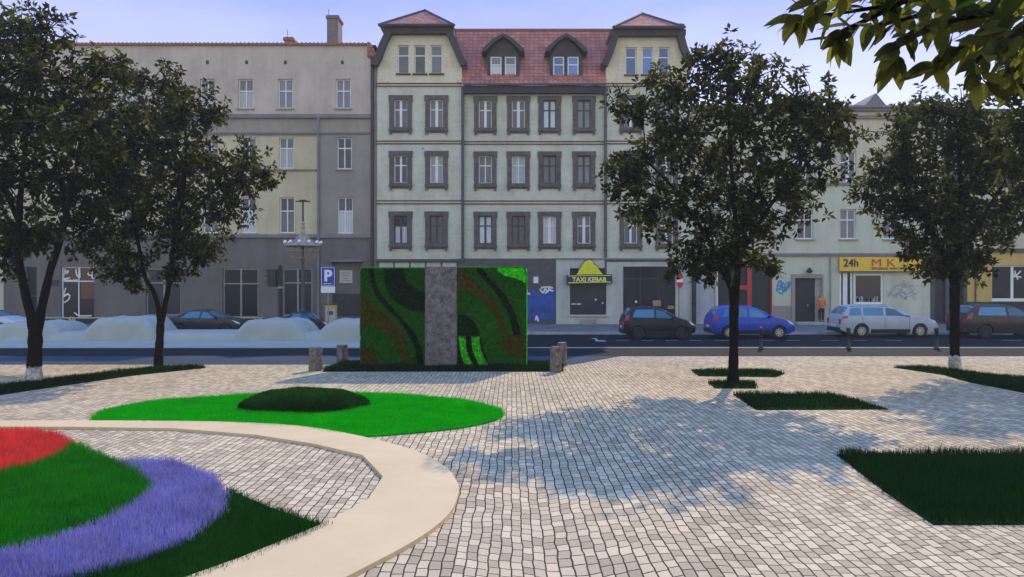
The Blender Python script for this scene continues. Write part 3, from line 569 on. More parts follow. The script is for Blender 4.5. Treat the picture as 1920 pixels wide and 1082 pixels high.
#SPLIT
# ------------------------------------------------------------------ houses
def prect(x0, y0, x1, y1, g=0.0):
    a, b = FX(x0)-g, FX(x1)+g; t, l = FZ(y0)+g, FZ(y1)-g
    return [(a, l), (b, l), (b, t), (a, t)]
def wall(name, par, outer, holes, m, y=YF, th=.26):
    b = MB(); o = outer if not isinstance(outer, tuple) else prect(*outer)
    b.prism(o, y, y+th, 'y', [prect(*h) for h in holes]); return b.build(name, m, par)
def slab(name, par, x0, y0, x1, y1, yf, yb, m, bevel=0.0):
    b = MB(); b.box(FX(x0), FX(x1), yf, yb, FZ(y1), FZ(y0)); return b.build(name, m, par, False, bevel)
def window(par, r, y=YF, fm='white_frame', gm='glass_grey', cols=2, tr=.36, mull=.06, surround=None, sill=True, bw=.07, rec=.13, gm2=None, sillm='sill'):
    x0, x1, z0, z1 = FX(r[0]), FX(r[2]), FZ(r[3]), FZ(r[1]); yf = y+rec; f = MB(); g = .004
    f.prism([(x0-g, z0-g), (x1+g, z0-g), (x1+g, z1+g), (x0-g, z1+g)], yf, yf+.06, 'y', [[(x0+bw, z0+bw), (x1-bw, z0+bw), (x1-bw, z1-bw), (x0+bw, z1-bw)]])
    zt = z1-(z1-z0)*tr if tr else None
    for i in range(1, cols):
        c = x0+(x1-x0)*i/cols; f.box(c-mull/2, c+mull/2, yf-.012, yf+.05, z0+bw-.002, z1-bw+.002)
    if tr: f.box(x0+bw-.002, x1-bw+.002, yf-.007, yf+.052, zt-.035, zt+.035)
    fo = f.build('window', M[fm], par)
    p = MB(); p.box(x0+bw-.01, x1-bw+.01, yf+.035, yf+.05, z0+bw-.01, (zt if (tr and gm2) else z1-bw+.01)); ms = [M[gm]]
    if tr and gm2: p.box(x0+bw-.01, x1-bw+.01, yf+.035, yf+.05, zt, z1-bw+.01, 1); ms.append(M[gm2])
    p.build('pane', ms, fo)
    if sill:
        s = MB(); s.box(x0-.09, x1+.09, y-.10, y+rec-.002, z0-.10, z0-.012); s.build('sill', M[sillm], fo)
    if surround:
        a = MB(); X0, X1, Z0, Z1 = FX(surround[0]), FX(surround[2]), FZ(surround[3]), FZ(surround[1]); q = .012; k = .05
        o = [(X0, Z0), (X1, Z0), (X1, Z1-.45), (X1+k, Z1-.38), (X1+k, Z1), (X0-k, Z1), (X0-k, Z1-.38), (X0, Z1-.45)]
        a.prism(o, y-.07, y+.05, 'y', [[(x0+q, z0+q), (x1-q, z0+q), (x1-q, z1-q), (x0+q, z1-q)]]); a.build('window_surround', M['stone_trim'], fo)
        s = MB(); s.box(X0-.03, X1+.03, y-.15, y-.071, Z0+.10, Z0+.24); s.box(X0+.02, X0+.16, y-.13, y-.072, Z0-.12, Z0+.098); s.box(X1-.16, X1-.02, y-.13, y-.072, Z0-.12, Z0+.098); s.build('sill', M['stone_trim'], fo)
    return fo
def pipe(par, px, y0, y1, yf, r=.075, m='dark_metal'):
    b = MB(); x = FX(px); b.tube([(x, yf-r-.03, FZ(y0)), (x, yf-r-.03, FZ(y1))], r, 10)
    z = FZ(y0)-.5
    while z > FZ(y1)+.3: b.lathe((x, yf-r-.03, z), [(r+.02, -.04), (r+.02, .04)], 10); b.box(x-.02, x+.02, yf-.06, yf+.03, z-.02, z+.02); z -= 1.9
    return b.build('downpipe', M[m], par)
def strokes(name, par, y, lines, w_, m):
    b = MB()
    for l in lines:
        p = smooth_line([(FX(a), FZ(c)) for a, c in l], 4)
        for i in range(len(p)-1):
            (ax, az), (bx, bz) = p[i], p[i+1]; d = math.hypot(bx-ax, bz-az) or 1; nx, nz = -(bz-az)/d*w_/2, (bx-ax)/d*w_/2; e = .15
            ax, az, bx, bz = ax-(bx-ax)*e, az-(bz-az)*e, bx+(bx-ax)*e, bz+(bz-az)*e
            yy = y-.0005*(len(b.f) % 9)
            b.add([(ax-nx, yy, az-nz), (bx-nx, yy, bz-nz), (bx+nx, yy, bz+nz), (ax+nx, yy, az+nz)], [(0, 1, 2, 3)])
    return b.build(name, M[m], par)
def shell(par, x0, x1, ytop, m, depth=11):
    """sides and back of a house"""
    b = MB(); X0, X1, Z = FX(x0), FX(x1), FZ(ytop)
    b.box(X0, X0+.25, YF+.27, YF+depth, 0, Z-.02); b.box(X1-.25, X1, YF+.27, YF+depth, 0, Z-.02); b.box(X0+.26, X1-.26, YF+depth-.25, YF+depth, 0, Z-.02)
    return b.build('rear_wall', m, par)

# ---- grey and cream tenement on the left
LB = thing('tenement_house', (FX(350), YF, 0), 'long beige and grey tenement with a flat eave and dark grey ground floor', 'building')
top = [(318, 148, 331, 0)]
colsA = [175, 247, 318, 389, 460.5, 535, 643.5]
hA = [(c-14, 148, c+14, 203) for c in colsA]
wall('upper_wall', LB, (8, 85, 697, 217), hA, M['plaster_beige'])
wall('band_wall', LB, (8, 217.1, 697, 256), [], M['plaster_band'], YF+.004)
hB = [(c-14, 258, c+14, 316) for c in (175, 247, 322, 395, 466, 537)]; hC = [(c-14, 370, c+14, 437) for c in (175, 247, 322, 395, 466, 538)]
wall('middle_wall', LB, (8, 256.1, 595, 440), hB+hC, M['plaster_cream'], YF+.002)
hB2 = [(632, 258, 660, 317)]; hC2 = [(633, 370, 662, 438)]
wall('grey_wall', LB, (595.1, 256.1, 697, 440), hB2+hC2, M['plaster_grey'], YF-.05, .30)
hG = [(50, 500, 70, 601), (115, 500, 178, 598), (274, 503, 340, 592), (418, 503, 485, 596), (530, 503, 586, 592), (624, 490, 678, 594)]
wall('ground_floor_wall', LB, (8, 440.1, 697, 608), hG, M['plaster_dark'], YF-.06, .32)
for a, b_, ya, yb, q in ((8, 697, 215, 222, .14), (8, 697, 248.5, 251.5, .06), (8, 594, 318, 320.5, .06), (8, 697, 439.5, 446, .13)):
    slab('string_course', LB, a, ya, b_, yb, YF-q-.03, YF+.05, M['cornice'])
slab('plinth', LB, 8, 597.5, 623.5, 608, YF-.12, YF-.02, M['black_trim'])  # black strip put in where the wall foot lies in darkness
gl = ['glass_grey', 'glass_curtain', 'glass_dark', 'glass_curtain', 'glass_curtain', 'glass_grey', 'glass_grey']
for i, h in enumerate(hA): window(LB, h, YF, 'white_frame', gl[i % 7], gm2='glass_grey', tr=.4)
for i, h in enumerate(hB): window(LB, h, YF, 'white_frame', ['glass_grey', 'glass_dark', 'glass_curtain'][i % 3], gm2='glass_grey', tr=.34)
for i, h in enumerate(hC): window(LB, h, YF, 'white_frame', ['glass_curtain', 'glass_grey'][i % 2], gm2='glass_dark', tr=.38)
window(LB, hB2[0], YF-.05, 'white_frame', 'glass_dark', gm2='glass_dark', tr=.34); window(LB, hC2[0], YF-.05, 'white_frame', 'glass_curtain', gm2='glass_dark', tr=.38)
for c in (318, 389, 462.5, 535, 642):
    slab('vent_hole', LB, c-2.6, 113.5, c+2.6, 120.5, YF-.012, YF+.05, M['black_trim'])
for h in hG[2:5]: window(LB, h, YF-.06, 'bare_metal', 'shop_glass', tr=.31, bw=.09, sill=False, mull=.10)
window(LB, hG[0], YF-.06, 'dark_frame', 'shop_glass', cols=1, tr=.55, sill=False)
gwn = window(LB, hG[1], YF-.06, 'white_frame', 'shop_interior', gm2='orange_glass', tr=.28, bw=.08, sill=False)
pb = MB(); pb.box(FX(150), FX(176), YF+.10, YF+.104, FZ(560), FZ(530)); pb.build('poster', M['orange_glass'], gwn)
strokes('graffiti', gwn, YF+.060, [[(121, 504), (120, 512), (118, 522), (130, 521)], [(120, 512), (127, 507), (124, 514)], [(141, 505), (143, 516), (147, 519)], [(148, 503), (149, 520)], [(167, 506), (164, 514), (171, 516), (170, 505), (166, 506)], [(172, 504), (172, 521), (176, 522)],
   [(115, 524), (130, 526), (144, 525)], [(122, 540), (118, 556), (127, 550)], [(118, 553), (129, 553), (127, 562), (117, 568)], [(138, 586), (148, 592), (170, 592)]], .085, 'graffiti_white')
nt_ = MB(); nt_.box(FX(96), FX(112), YF-.10, YF-.065, FZ(536), FZ(525)); nt_.build('name_plate', M['navy'], LB)
dr = MB(); dr.box(FX(624)-.01, FX(678)+.01, YF+.16, YF+.20, FZ(594)-.01, FZ(490)+.01); do = dr.build('entrance', M['plaster_dark'], LB)
d2 = MB(); d2.box(FX(626), FX(676), YF+.08, YF+.155, FZ(593), FZ(551))
for i in range(9): d2.box(FX(626+i*5.6), FX(626+i*5.6)+.03, YF+.07, YF+.078, FZ(592), FZ(552))
d2.build('gate', M['black_metal'], LB)
nb = MB(); nb.box(FX(636), FX(660), YF+.10, YF+.158, FZ(531), FZ(507)); no = nb.build('notice_board', M['poster'], LB)
strokes('notice_print', no, YF+.097, [[(640, 512), (648, 512), (656, 512)], [(640, 517), (650, 517), (655, 517)], [(640, 522), (645, 522), (652, 522)], [(640, 526), (648, 526), (656, 526)]], .05, 'plaster_grey')
slab('door_hood', LB, 620, 487, 682, 491, YF-.28, YF-.061, M['cornice'])
pipe(LB, 598, 222, 598, YF-.06, .07, 'cornice')
# roof: low tiled slope behind the eave, hip at the right end
rf = MB(); X0, X1, Ze = FX(8), FX(690), FZ(85)
rf.add([(X0, YF-.12, Ze-.02), (X1+.5, YF-.12, Ze-.02), (X1, YF+6, Ze+.8), (X0, YF+6, Ze+.8), (X1+.5, YF+12, Ze-.02), (X0, YF+12, Ze-.02)], [(0, 1, 2, 3), (3, 2, 4, 5), (1, 4, 2), (0, 3, 5)])
rfo = rf.build('roof', M['tile'], LB)
eb = MB(); eb.box(X0, FX(692), YF-.16, YF-.06, Ze-.02, Ze+.09)
for i in range(int((FX(692)-X0)/.25)): eb.tube([(X0+.13+i*.25, YF-.19, Ze+.10), (X0+.13+i*.25, YF-.02, Ze+.14)], .04, 6)
eb.build('eave_tiles', M['tile_edge'], LB)
hb = MB(); hb.prism([(FX(690), FZ(108)), (FX(706), FZ(108)), (FX(704), FZ(97)), (FX(696), FZ(82)), (FX(690), FZ(80))], YF-.22, YF+4, 'y'); hb.build('hip', M['tile'], rfo)
def chimney(name, par, r, y, d, m, cap=True):
    b = MB(); k = y/YF; b.box(FX(r[0])*k, FX(r[2])*k, y, y+d, P(0, r[3], y)[2]-.8, P(0, r[1], y)[2])
    if cap: b.box(FX(r[0])*k-.07, FX(r[2])*k+.07, y-.07, y+d+.07, P(0, r[1], y)[2]-.22, P(0, r[1], y)[2]-.06)
    return b.build(name, m, par)
ch = chimney('chimney', rfo, (613, 28, 634, 84), YF+1.5, 1.1, M['chimney'])
c2 = chimney('chimney', rfo, (533, 69, 549, 84), YF+1.2, .6, M['tile_edge'])
ab = MB(); x, y, z = P(539, 69, YF+1.5); ab.tube([(x, y, z-.1), (x, y, z+.45)], .02, 6); x, y, z = P(616, 26, YF+2); ab.tube([(x, y, z-.1), (x, y, z+.3)], .02, 6); ab.build('antenna', M['dark_metal'], rfo)
sr = MB(); sr.box(FX(697), FX(707.9), YF-.02, YF+.3, 0, FZ(118)); sr.build('joint_strip', M['plaster_band'], LB)
pipe(LB, 699, 110, 600, YF-.02, .10, 'black_metal')
shell(LB, 8, 697, 86, M['plaster_grey'], 12)

# ---- cream neighbour at the far left
CH = thing('tenement_house', (FX(-160), YF, 0), 'pale cream house at the left edge, only a sliver showing', 'building')
hs_ = [(c-14, r_, c+14, r_+58) for c in (-40, -120, -200, -280) for r_ in (258, 370)]+[(c-20, 505, c+20, 598) for c in (-60, -160, -260)]
wall('wall', CH, (-330, 150, 7.5, 608), hs_, M['yellow_plaster'], YF-.02)
for h in hs_: window(CH, h, YF-.02)
slab('cornice', CH, -330, 147, 7.5, 156, YF-.25, YF+.1, M['cornice'])
rr_ = MB(); rr_.add([(FX(-330), YF-.2, FZ(150)), (FX(7), YF-.2, FZ(150)), (FX(7), YF+6, FZ(120)), (FX(-330), YF+6, FZ(120)), (FX(7), YF+12, FZ(150)), (FX(-330), YF+12, FZ(150))], [(0, 1, 2, 3), (3, 2, 4, 5), (1, 4, 2), (0, 3, 5)]); rr_.build('roof', M['tile'], CH)
shell(CH, -330, 7.5, 152, M['plaster_beige'])

# ---- pale brick tenement with two gables
YR = YF-.14
BB = thing('brick_tenement', (FX(1000), YF, 0), 'pale painted brick tenement with two gabled wings and a red mansard roof', 'building')
def surr(c, y0, y1): return (c-21, y0, c+21, y1)
def inner(s): return (s[0]+8.5, s[1]+7.5, s[2]-8.5, s[3]-10)
rows = [(180, 250), (284, 354), (397, 467)]
wl = [752, 819]; wc = [910, 972, 1030.5, 1095]; wr = [1182, 1249]
def grp(cs): return [surr(c, a, b_) for a, b_ in rows for c in cs]
wall('wall', BB, (708, 160.5, 867, 489), [inner(s) for s in grp(wl)], M['brick'], YR, .38)
wall('wall', BB, (867.1, 160.5, 1135, 489), [inner(s) for s in grp(wc)], M['brick'], YF)
wall('wall', BB, (1135.1, 160.5, 1290, 489), [inner(s) for s in grp(wr)], M['brick'], YR, .38)
st = {(0, 752): ('white_frame', 'glass_grey', .15), (0, 819): ('white_frame', 'glass_grey', .16), (0, 910): ('white_frame', 'glass_grey', .15), (0, 972): ('white_frame', 'glass_grey', .18), (0, 1030.5): ('dark_frame', 'glass_pale', .13), (0, 1095): ('dark_frame', 'glass_pale', .13),
      (1, 752): ('white_frame', 'glass_dark', .13), (1, 819): ('white_frame', 'glass_curtain', .16), (1, 910): ('white_frame', 'glass_grey', .06), (1, 972): ('white_frame', 'glass_pale', .06), (1, 1030.5): ('dark_frame', 'glass_grey', .12), (1, 1095): ('dark_frame', 'glass_grey', .12),
      (2, 752): ('dark_frame', 'glass_curtain', .12), (2, 819): ('dark_frame', 'glass_grey', .12), (2, 910): ('dark_frame', 'glass_pale', .13), (2, 972): ('dark_frame', 'glass_dark', .12), (2, 1030.5): ('white_frame', 'glass_curtain', .18), (2, 1095): ('white_frame', 'glass_grey', .18)}
for ri, (a, b_) in enumerate(rows):
    for c in wl+wc+wr:
        fm, gm, mu = st.get((ri, c), ('white_frame', 'glass_grey', .14)); s = surr(c, a, b_)
        window(BB, inner(s), YF if c in wc else YR, fm, gm, 2, .36, mu, s, False, .06, gm2='glass_dark' if gm == 'glass_curtain' and fm == 'dark_frame' else None)
for a, b_, yy in ((706, 867.5, YR), (868, 1134.5, YF), (1135, 1290, YR)):
    for r_ in (264.5, 269.5, 376, 381.5)+(() if yy == YF else (157, 162.2)):
        slab('string_course', BB, a, r_, b_, r_+1.9, yy-.05, yy+.05, M['belt'])
    slab('cornice', BB, a, 486, b_, 491, yy-.16, yy+.1, M['dark_metal'])
# gable wings
def gable(x0, x1, tx0, tx1, ty, wins, e0, e1, ey, ax, ay, tag_):
    bz = 160.5
    pl_ = [(x0, bz), (x0+1, 128)]+smooth_line([(x0+1, 128), (x0+9, 112), (x0+16, 92), (tx0, ty)], 3)[1:]
    pr_ = [(x1, bz), (x1-1, 128)]+smooth_line([(x1-1, 128), (x1-9, 112), (x1-17, 92), (tx1, ty)], 3)[1:]
    o = [(FX(a), FZ(b_)) for a, b_ in pl_+pr_[::-1]]
    wall('gable_wall', BB, o, wins, M['brick'], YR, .30)
    for h in wins:
        window(BB, h, YR, 'white_frame', 'glass_grey' if ax < 1000 else 'glass_sky_blue', 1, .36, .06, None, True, .07, sillm='dark_wood')
    for pts, sgn in ((pl_[1:], -1), (pr_[1:], 1)):           # dark verge boards follow the curved edge
        inn_ = [(FX(a-sgn*1.0), FZ(b_)) for a, b_ in pts]; ot = [(FX(a+sgn*11), FZ(b_-3)) for a, b_ in pts]
        v = MB(); v.prism(inn_+ot[::-1], YR-.40, YR-.004, 'y'); v.prism(inn_+ot[::-1], YR+.005, YR+4.5, 'y', (), 1); v.build('verge', [M['dark_wood'], M['tile']], BB)
    f = MB(); f.box(FX(tx0-14), FX(tx1+14), YR-.42, YR+4, FZ(ty+1), FZ(ey+1)); f.build('fascia', M['dark_wood'], BB)
    r = MB(); ya = YF+2.2; Xa, _, Za = P(ax, ay, ya); ze = FZ(ey)
    A, B, C, D = (FX(e0), YR-.65, ze), (FX(e1), YR-.65, ze), (FX(e1), YF+8, ze), (FX(e0), YF+8, ze); T, T2 = (Xa, ya, Za), (Xa, YF+8, Za)
    r.add([A, B, C, D, T, T2], [(0, 1, 4), (1, 2, 5, 4), (0, 4, 5, 3), (2, 3, 5), (0, 3, 2, 1)]); r.build('gable_roof', M['tile'], BB)
    rd = MB(); rd.tube([A, T], .10, 6); rd.tube([B, T], .10, 6); rd.tube([T, T2], .12, 6); rd.tube([A, B], .09, 6); rd.build('ridge_tiles', M['dark_wood'], BB)
gable(708, 867, 736, 838, 67, [(746, 86, 768, 139), (777, 86, 799, 139), (808, 86, 830, 139)], 715, 853, 56, 797, 20, 'a')
gable(1135, 1290, 1157, 1268, 71, [(1172, 90, 1193, 141), (1203, 90, 1224, 141), (1234, 90, 1254, 141)], 1147, 1278, 60, 1204, 26, 'b')
# mansard between the wings with two dormers
ms_ = MB(); yr = YF+2.0; zr = P(0, 57, yr)[2]; xa, xb = FX(838), FX(1170); z0_ = FZ(160)
ms_.add([(FX(868), YF-.35, z0_), (FX(1134), YF-.35, z0_), (xb, yr, zr), (xa, yr, zr), (xb, YF+8, zr+.3), (xa, YF+8, zr+.3)], [(0, 1, 2, 3), (3, 2, 4, 5)])
mo = ms_.build('mansard_roof', M['tile'], BB)
rb = MB(); rb.tube([(xa, yr, zr+.02), (xb, yr, zr+.02)], .10, 8); rb.build('ridge_tiles', M['tile_edge'], mo)
gt = MB(); gt.box(FX(869), FX(1133.5), YF-.52, YF-.36, FZ(163.5), FZ(161.2)); gt.build('gutter', M['dark_metal'], BB)
gt = MB(); gt.box(FX(869), FX(1133.5), YF-.34, YF+.002, FZ(177), FZ(163.7))
for i in range(23): gt.box(FX(874+i*11.4), FX(877+i*11.4), YF-.36, YF-.341, FZ(176), FZ(165))
gt.build('eaves_board', M['black_trim'], BB)
for cx_, mat2 in ((943.5, 'glass_curtain'), (1061, 'glass_sky_blue')):
    d = MB(); yd = YF-.02
    q = lambda x, y: (FX(x), FZ(y))
    d.prism([q(cx_-30, 152), q(cx_+30, 152), q(cx_+30, 104), q(cx_+16, 84), q(cx_, 73), q(cx_-16, 84), q(cx_-30, 104)], yd, yd+3.2, 'y', [prect(cx_-24, 106, cx_-3, 149), prect(cx_+3, 106, cx_+24, 149)])
    do_ = d.build('dormer', M['dark_wood'], mo)
    v = MB(); v.prism([q(cx_-40, 101), q(cx_-31, 98), q(cx_-16, 82), q(cx_, 72), q(cx_+16, 82), q(cx_+31, 98), q(cx_+40, 101), q(cx_+38, 94), q(cx_+18, 76), q(cx_, 66), q(cx_-18, 76), q(cx_-38, 94)], yd-.35, yd+3.4, 'y'); v.build('dormer_hood', M['dark_wood'], do_)
    for h in ((cx_-24, 106, cx_-3, 149), (cx_+3, 106, cx_+24, 149)):
        f = window(mo, h, yd, 'white_frame', mat2, 1, .36, .06, None, False, .08, .05, gm2='glass_grey' if mat2 == 'glass_curtain' else None)
        f.parent = do_; f.location = f.location+wloc(mo)-wloc(do_)
chimney('chimney', BB, (1268, 44, 1281, 66), YF+1.0, .7, M['dark_wood'])
chimney('chimney', BB, (738, 44, 748, 62), YF+3.5, .7, M['dark_wood'], False)
pipe(BB, 868, 165, 492, YF-.10, .085); pipe(BB, 1134.5, 165, 520, YF-.10, .085)
shell(BB, 708, 1290, 160, M['plaster_beige'])
# ground floor of the brick house
fb = MB(); fb.box(FX(708), FX(859), YF-.13, YF-.01, FZ(506), FZ(491.2)); fo_ = fb.build('shop_fascia', M['dark_metal'], BB)
for k in range(5):
    fp = MB(); fp.box(FX(712+k*29.5), FX(738+k*29.5), YF-.17, YF-.131, FZ(504), FZ(492.5)); fp.build('fascia_panel', M['white_plaster'], fo_)
hsh = [(716, 508, 780, 598), (788, 508, 852, 598)]
wall('shop_wall', BB, (708, 506.1, 859.9, 608), hsh, M['plaster_dark'], YF-.08, .30)
for h in hsh: window(BB, h, YF-.08, 'dark_frame', 'shop_glass', 2, None, .06, None, False)
hd = [(866, 512, 905, 606), (915, 512, 978, 590)]
wall('dark_shop_front', BB, (860, 485, 1042, 608), hd, M['dark_metal'], YF-.20, .40)
window(BB, hd[0], YF-.20, 'dark_frame', 'shop_glass', 1, .3, .06, None, False); window(BB, hd[1], YF-.20, 'dark_frame', 'shop_glass', 2, None, .06, None, False)
mu = MB(); rg = random.Random(4); tp = [(984+i*4.0, 546+rg.uniform(-4, 4)-5*(i > 8)) for i in range(15)]; bt = [(1040-i*8, 603-rg.uniform(0, 5)) for i in range(8)]
mu.prism([(FX(a), FZ(b_)) for a, b_ in tp+bt], YF-.225, YF-.201, 'y'); mu.build('blue_shutter', M['blue_mural'], BB)
for gl_ in ([[(984, 540), (988, 544), (986, 549), (994, 551)]], [[(1012, 542), (1018, 549), (1022, 541), (1026, 547), (1031, 537)], [(1014, 540), (1024, 538), (1036, 540)], [(1022, 550), (1030, 544), (1037, 546)]], [[(1004, 600), (1006, 592), (1009, 602)]]): strokes('graffiti', BB, YF-.232, gl_, .10, 'graffiti_white')
pn = MB(); pn.box(FX(1000), FX(1009), YF-.22, YF-.201, FZ(531), FZ(519)); pn.build('paper_notice', M['sign_white'], BB)
hk = [(1068, 503, 1136, 590), (1167, 500, 1265, 604)]
wall('white_shop_wall', BB, (1042.1, 483, 1296, 608), hk, M['white_plaster'], YF-.26, .46)
slab('shop_cornice', BB, 1042.5, 484.5, 1296, 487, YF-.32, YF-.261, M['cornice'])
wk = window(BB, hk[0], YF-.26, 'dark_frame', 'shop_glass', 1, None, .05, None, True, .05, sillm='white_plaster'); window(BB, hk[1], YF-.26, 'dark_frame', 'shop_glass', 3, .22, .05, None, False, .05)
sp_ = MB()
for a, b_, r_ in ((1116.5, 562, .07), (1129.5, 568.5, .06), (1192, 566, .08)): sp_.ball((FX(a), YF-.10, FZ(b_)), r_)
for a, b_ in ((1071, 1079), (1081, 1089)): sp_.box(FX(a), FX(b_), YF-.12, YF-.105, FZ(571), FZ(569))
sp_.build('shop_lights', M['sign_white'], wk)
cb_ = MB(); cb_.box(FX(1223), FX(1238), YF-.22, YF-.125, FZ(574), FZ(563)); cb_.box(FX(1251), FX(1262), YF-.22, YF-.125, FZ(579), FZ(573)); cb_.build('window_display', M['cardboard'], wk)
slab('steps', BB, 1090, 598, 1116, 608, YF-.55, YF-.262, M['plaster_band'])
pipe(BB, 1298, 495, 607, YF-.26, .13, 'black_metal')

# ---- pale green house on the right
RB = thing('plastered_house', (FX(1520), YF, 0), 'pale green plastered house with a grey cornice and shops below, behind the right trees', 'building')
hw = [(c-15, 283, c+15, 341) for c in (1340, 1424, 1510, 1591, 1672)]; hw2 = [(c-15, 392, c+15, 448) for c in (1340, 1424, 1510, 1590.5, 1672)]
wall('upper_wall', RB, (1290.2, 200, 1744, 345), hw, M['yellow_plaster'], YF+.02)
wall('wall', RB, (1290.2, 345.1, 1744, 478), hw2, M['green_plaster'], YF+.01)
for i, h in enumerate(hw): window(RB, h, YF+.02, 'white_frame', 'glass_grey', mull=.2)
for i, h in enumerate(hw2): window(RB, h, YF+.01, 'white_frame', 'glass_grey', gm2='glass_grey')
for r_, k, q in ((200, 204, .35), (204.2, 209, .22), (217, 223, .12), (343, 347.5, .10), (475, 480, .16)): slab('cornice', RB, 1290.4, r_, 1744, k, YF-q, YF+.08, M['cornice'])
hg = [(1301, 512, 1341, 606), (1346, 498, 1448, 606), (1489, 521, 1541, 606), (1574, 511, 1599, 606), (1601, 513, 1656, 570)]
wall('ground_floor_wall', RB, (1296.2, 480.1, 1744, 608), hg, M['green_plaster'], YF-.02)
bp_ = MB(); bp_.box(FX(1301)-.01, FX(1341)+.01, YF+.08, YF+.14, FZ(606)-.01, FZ(512)+.01); bp_.build('blue_panel', M['blue_plaster'], RB)
gd = MB(); gd.box(FX(1346)-.01, FX(1448)+.01, YF+.14, YF+.2, FZ(606)-.01, FZ(498)+.01)
for i in range(14): gd.box(FX(1349+i*7), FX(1349+i*7)+.02, YF+.13, YF+.139, FZ(605), FZ(499))
go = gd.build('garage_door', M['black_trim'], RB)
rb_ = MB(); rb_.box(FX(1401.5), FX(1410), YF+.04, YF+.128, FZ(606), FZ(499)); rb_.box(FX(1372), FX(1401.4), YF+.05, YF+.128, FZ(543), FZ(535)); rb_.box(FX(1445.5), FX(1447.7), YF+.02, YF+.128, FZ(606), FZ(499)); rb_.build('red_frame', M['red_bar'], go)
sl_ = MB(); sl_.box(FX(1344), FX(1345.6), YF-.05, YF-.021, FZ(606), FZ(500)); sl_.build('white_post', M['white_frame'], RB)
strokes('graffiti', RB, YF-.026, [[(1456, 546), (1459, 530), (1464, 527), (1463, 542), (1457, 540)], [(1466, 529), (1468, 548), (1472, 536), (1467, 530)], [(1472, 547), (1477, 535), (1481, 530), (1478, 541)], [(1460, 536), (1470, 540), (1476, 544)], [(1455, 541), (1461, 549), (1468, 551)], [(1474, 531), (1481, 529)]], .10, 'graffiti_blue')
slab('plinth', RB, 1449, 573.5, 1484, 608, YF-.06, YF-.021, M['plaster_band'])
df = MB(); df.prism(prect(1483.5, 514, 1542.5, 608), YF-.11, YF-.021, 'y', [prect(1489.5, 521.5, 1540.5, 607.5)]); df.build('door_frame', M['plaster_band'], RB)
dd = MB(); dd.box(FX(1489)-.01, FX(1529), YF+.10, YF+.15, FZ(606)-.01, FZ(521)+.01); do2 = dd.build('door', M['black_trim'], RB)
dh = MB(); dh.box(FX(1514), FX(1517), YF+.05, YF+.099, FZ(575), FZ(571)); dh.build('handle', M['bare_metal'], do2)
dp = MB(); dp.box(FX(1529)+.002, FX(1541)+.01, YF+.07, YF+.13, FZ(606)-.01, FZ(521)+.01); dp.build('side_panel', M['sill'], RB)
lp = MB(); lp.lathe((FX(1515), YF-.22, FZ(512)), [(.05, 0), (.16, .04), (.19, .12), (.12, .22), (.03, .34)], 10); lp.box(FX(1515)-.03, FX(1515)+.03, YF-.2, YF-.02, FZ(509), FZ(507.5)); lp.build('door_lamp', M['black_metal'], RB)
pipe(RB, 1556, 482, 606, YF-.02, .04, 'sill')
cl_ = MB()
for a, b_ in ((1574.5, 1577.5), (1581, 1589), (1595, 1598)): cl_.box(FX(a), FX(b_), YF+.02, YF+.09, FZ(606), FZ(511.5))
cl_.build('shop_door_frame', M['white_frame'], RB)
cd_ = MB(); cd_.box(FX(1574)-.01, FX(1599)+.01, YF+.1, YF+.15, FZ(606)-.01, FZ(511)+.01); cd_.build('shop_door', M['shop_glass'], RB)
ws = window(RB, hg[4], YF-.02, 'white_frame', 'shop_interior', 1, None, .06, None, True, .12, .06)
it = MB(); rg = random.Random(9)
for i in range(26):
    a = rg.uniform(1606, 1650); c = rg.uniform(555, 565); it.box(FX(a), FX(a+rg.uniform(1.5, 4)), YF+.065, YF+.078+rg.uniform(0, .012), FZ(566.5), FZ(c))
it.build('window_display', [M['sill']], ws)
lines = []
for i in range(22):
    x, y = rg.uniform(1664, 1716), rg.uniform(535, 562); lines.append([(x, y), (x+rg.uniform(-5, 5), y-rg.uniform(2, 7)), (x+rg.uniform(2, 8), y-rg.uniform(-3, 4))])
lines += [[(1662, 545), (1675, 553), (1690, 548), (1702, 556), (1718, 550)], [(1664, 558), (1680, 540), (1700, 552), (1716, 540)]]
strokes('graffiti', RB, YF-.026, lines, .05, 'graffiti_grey')
strokes('graffiti', RB, YF-.032, [[(1668, 546), (1676, 538), (1688, 534), (1700, 533), (1712, 536)], [(1690, 538), (1694, 526), (1697, 538), (1701, 528)]], .06, 'graffiti_pink')
rp = MB(); rp.add([(FX(1290.4), YF-.3, FZ(199.5)), (FX(1744), YF-.3, FZ(199.5)), (FX(1744), YF+6, FZ(192)), (FX(1290.4), YF+6, FZ(192)), (FX(1744), YF+12, FZ(199.5)), (FX(1290.4), YF+12, FZ(199.5))], [(0, 1, 2, 3), (3, 2, 4, 5), (1, 4, 2), (0, 3, 5)]); rpo = rp.build('roof', M['dark_metal'], RB)
dm_ = MB(); k = 1.02; dm_.prism([(FX(1610)*k, FZ(201)), (FX(1662)*k, FZ(201)), (FX(1637)*k, FZ(179)+.3)], YF+.5, YF+4, 'y'); dm_.build('roof_gable', M['cornice'], rpo)
shell(RB, 1290.4, 1744, 200, M['plaster_beige'])

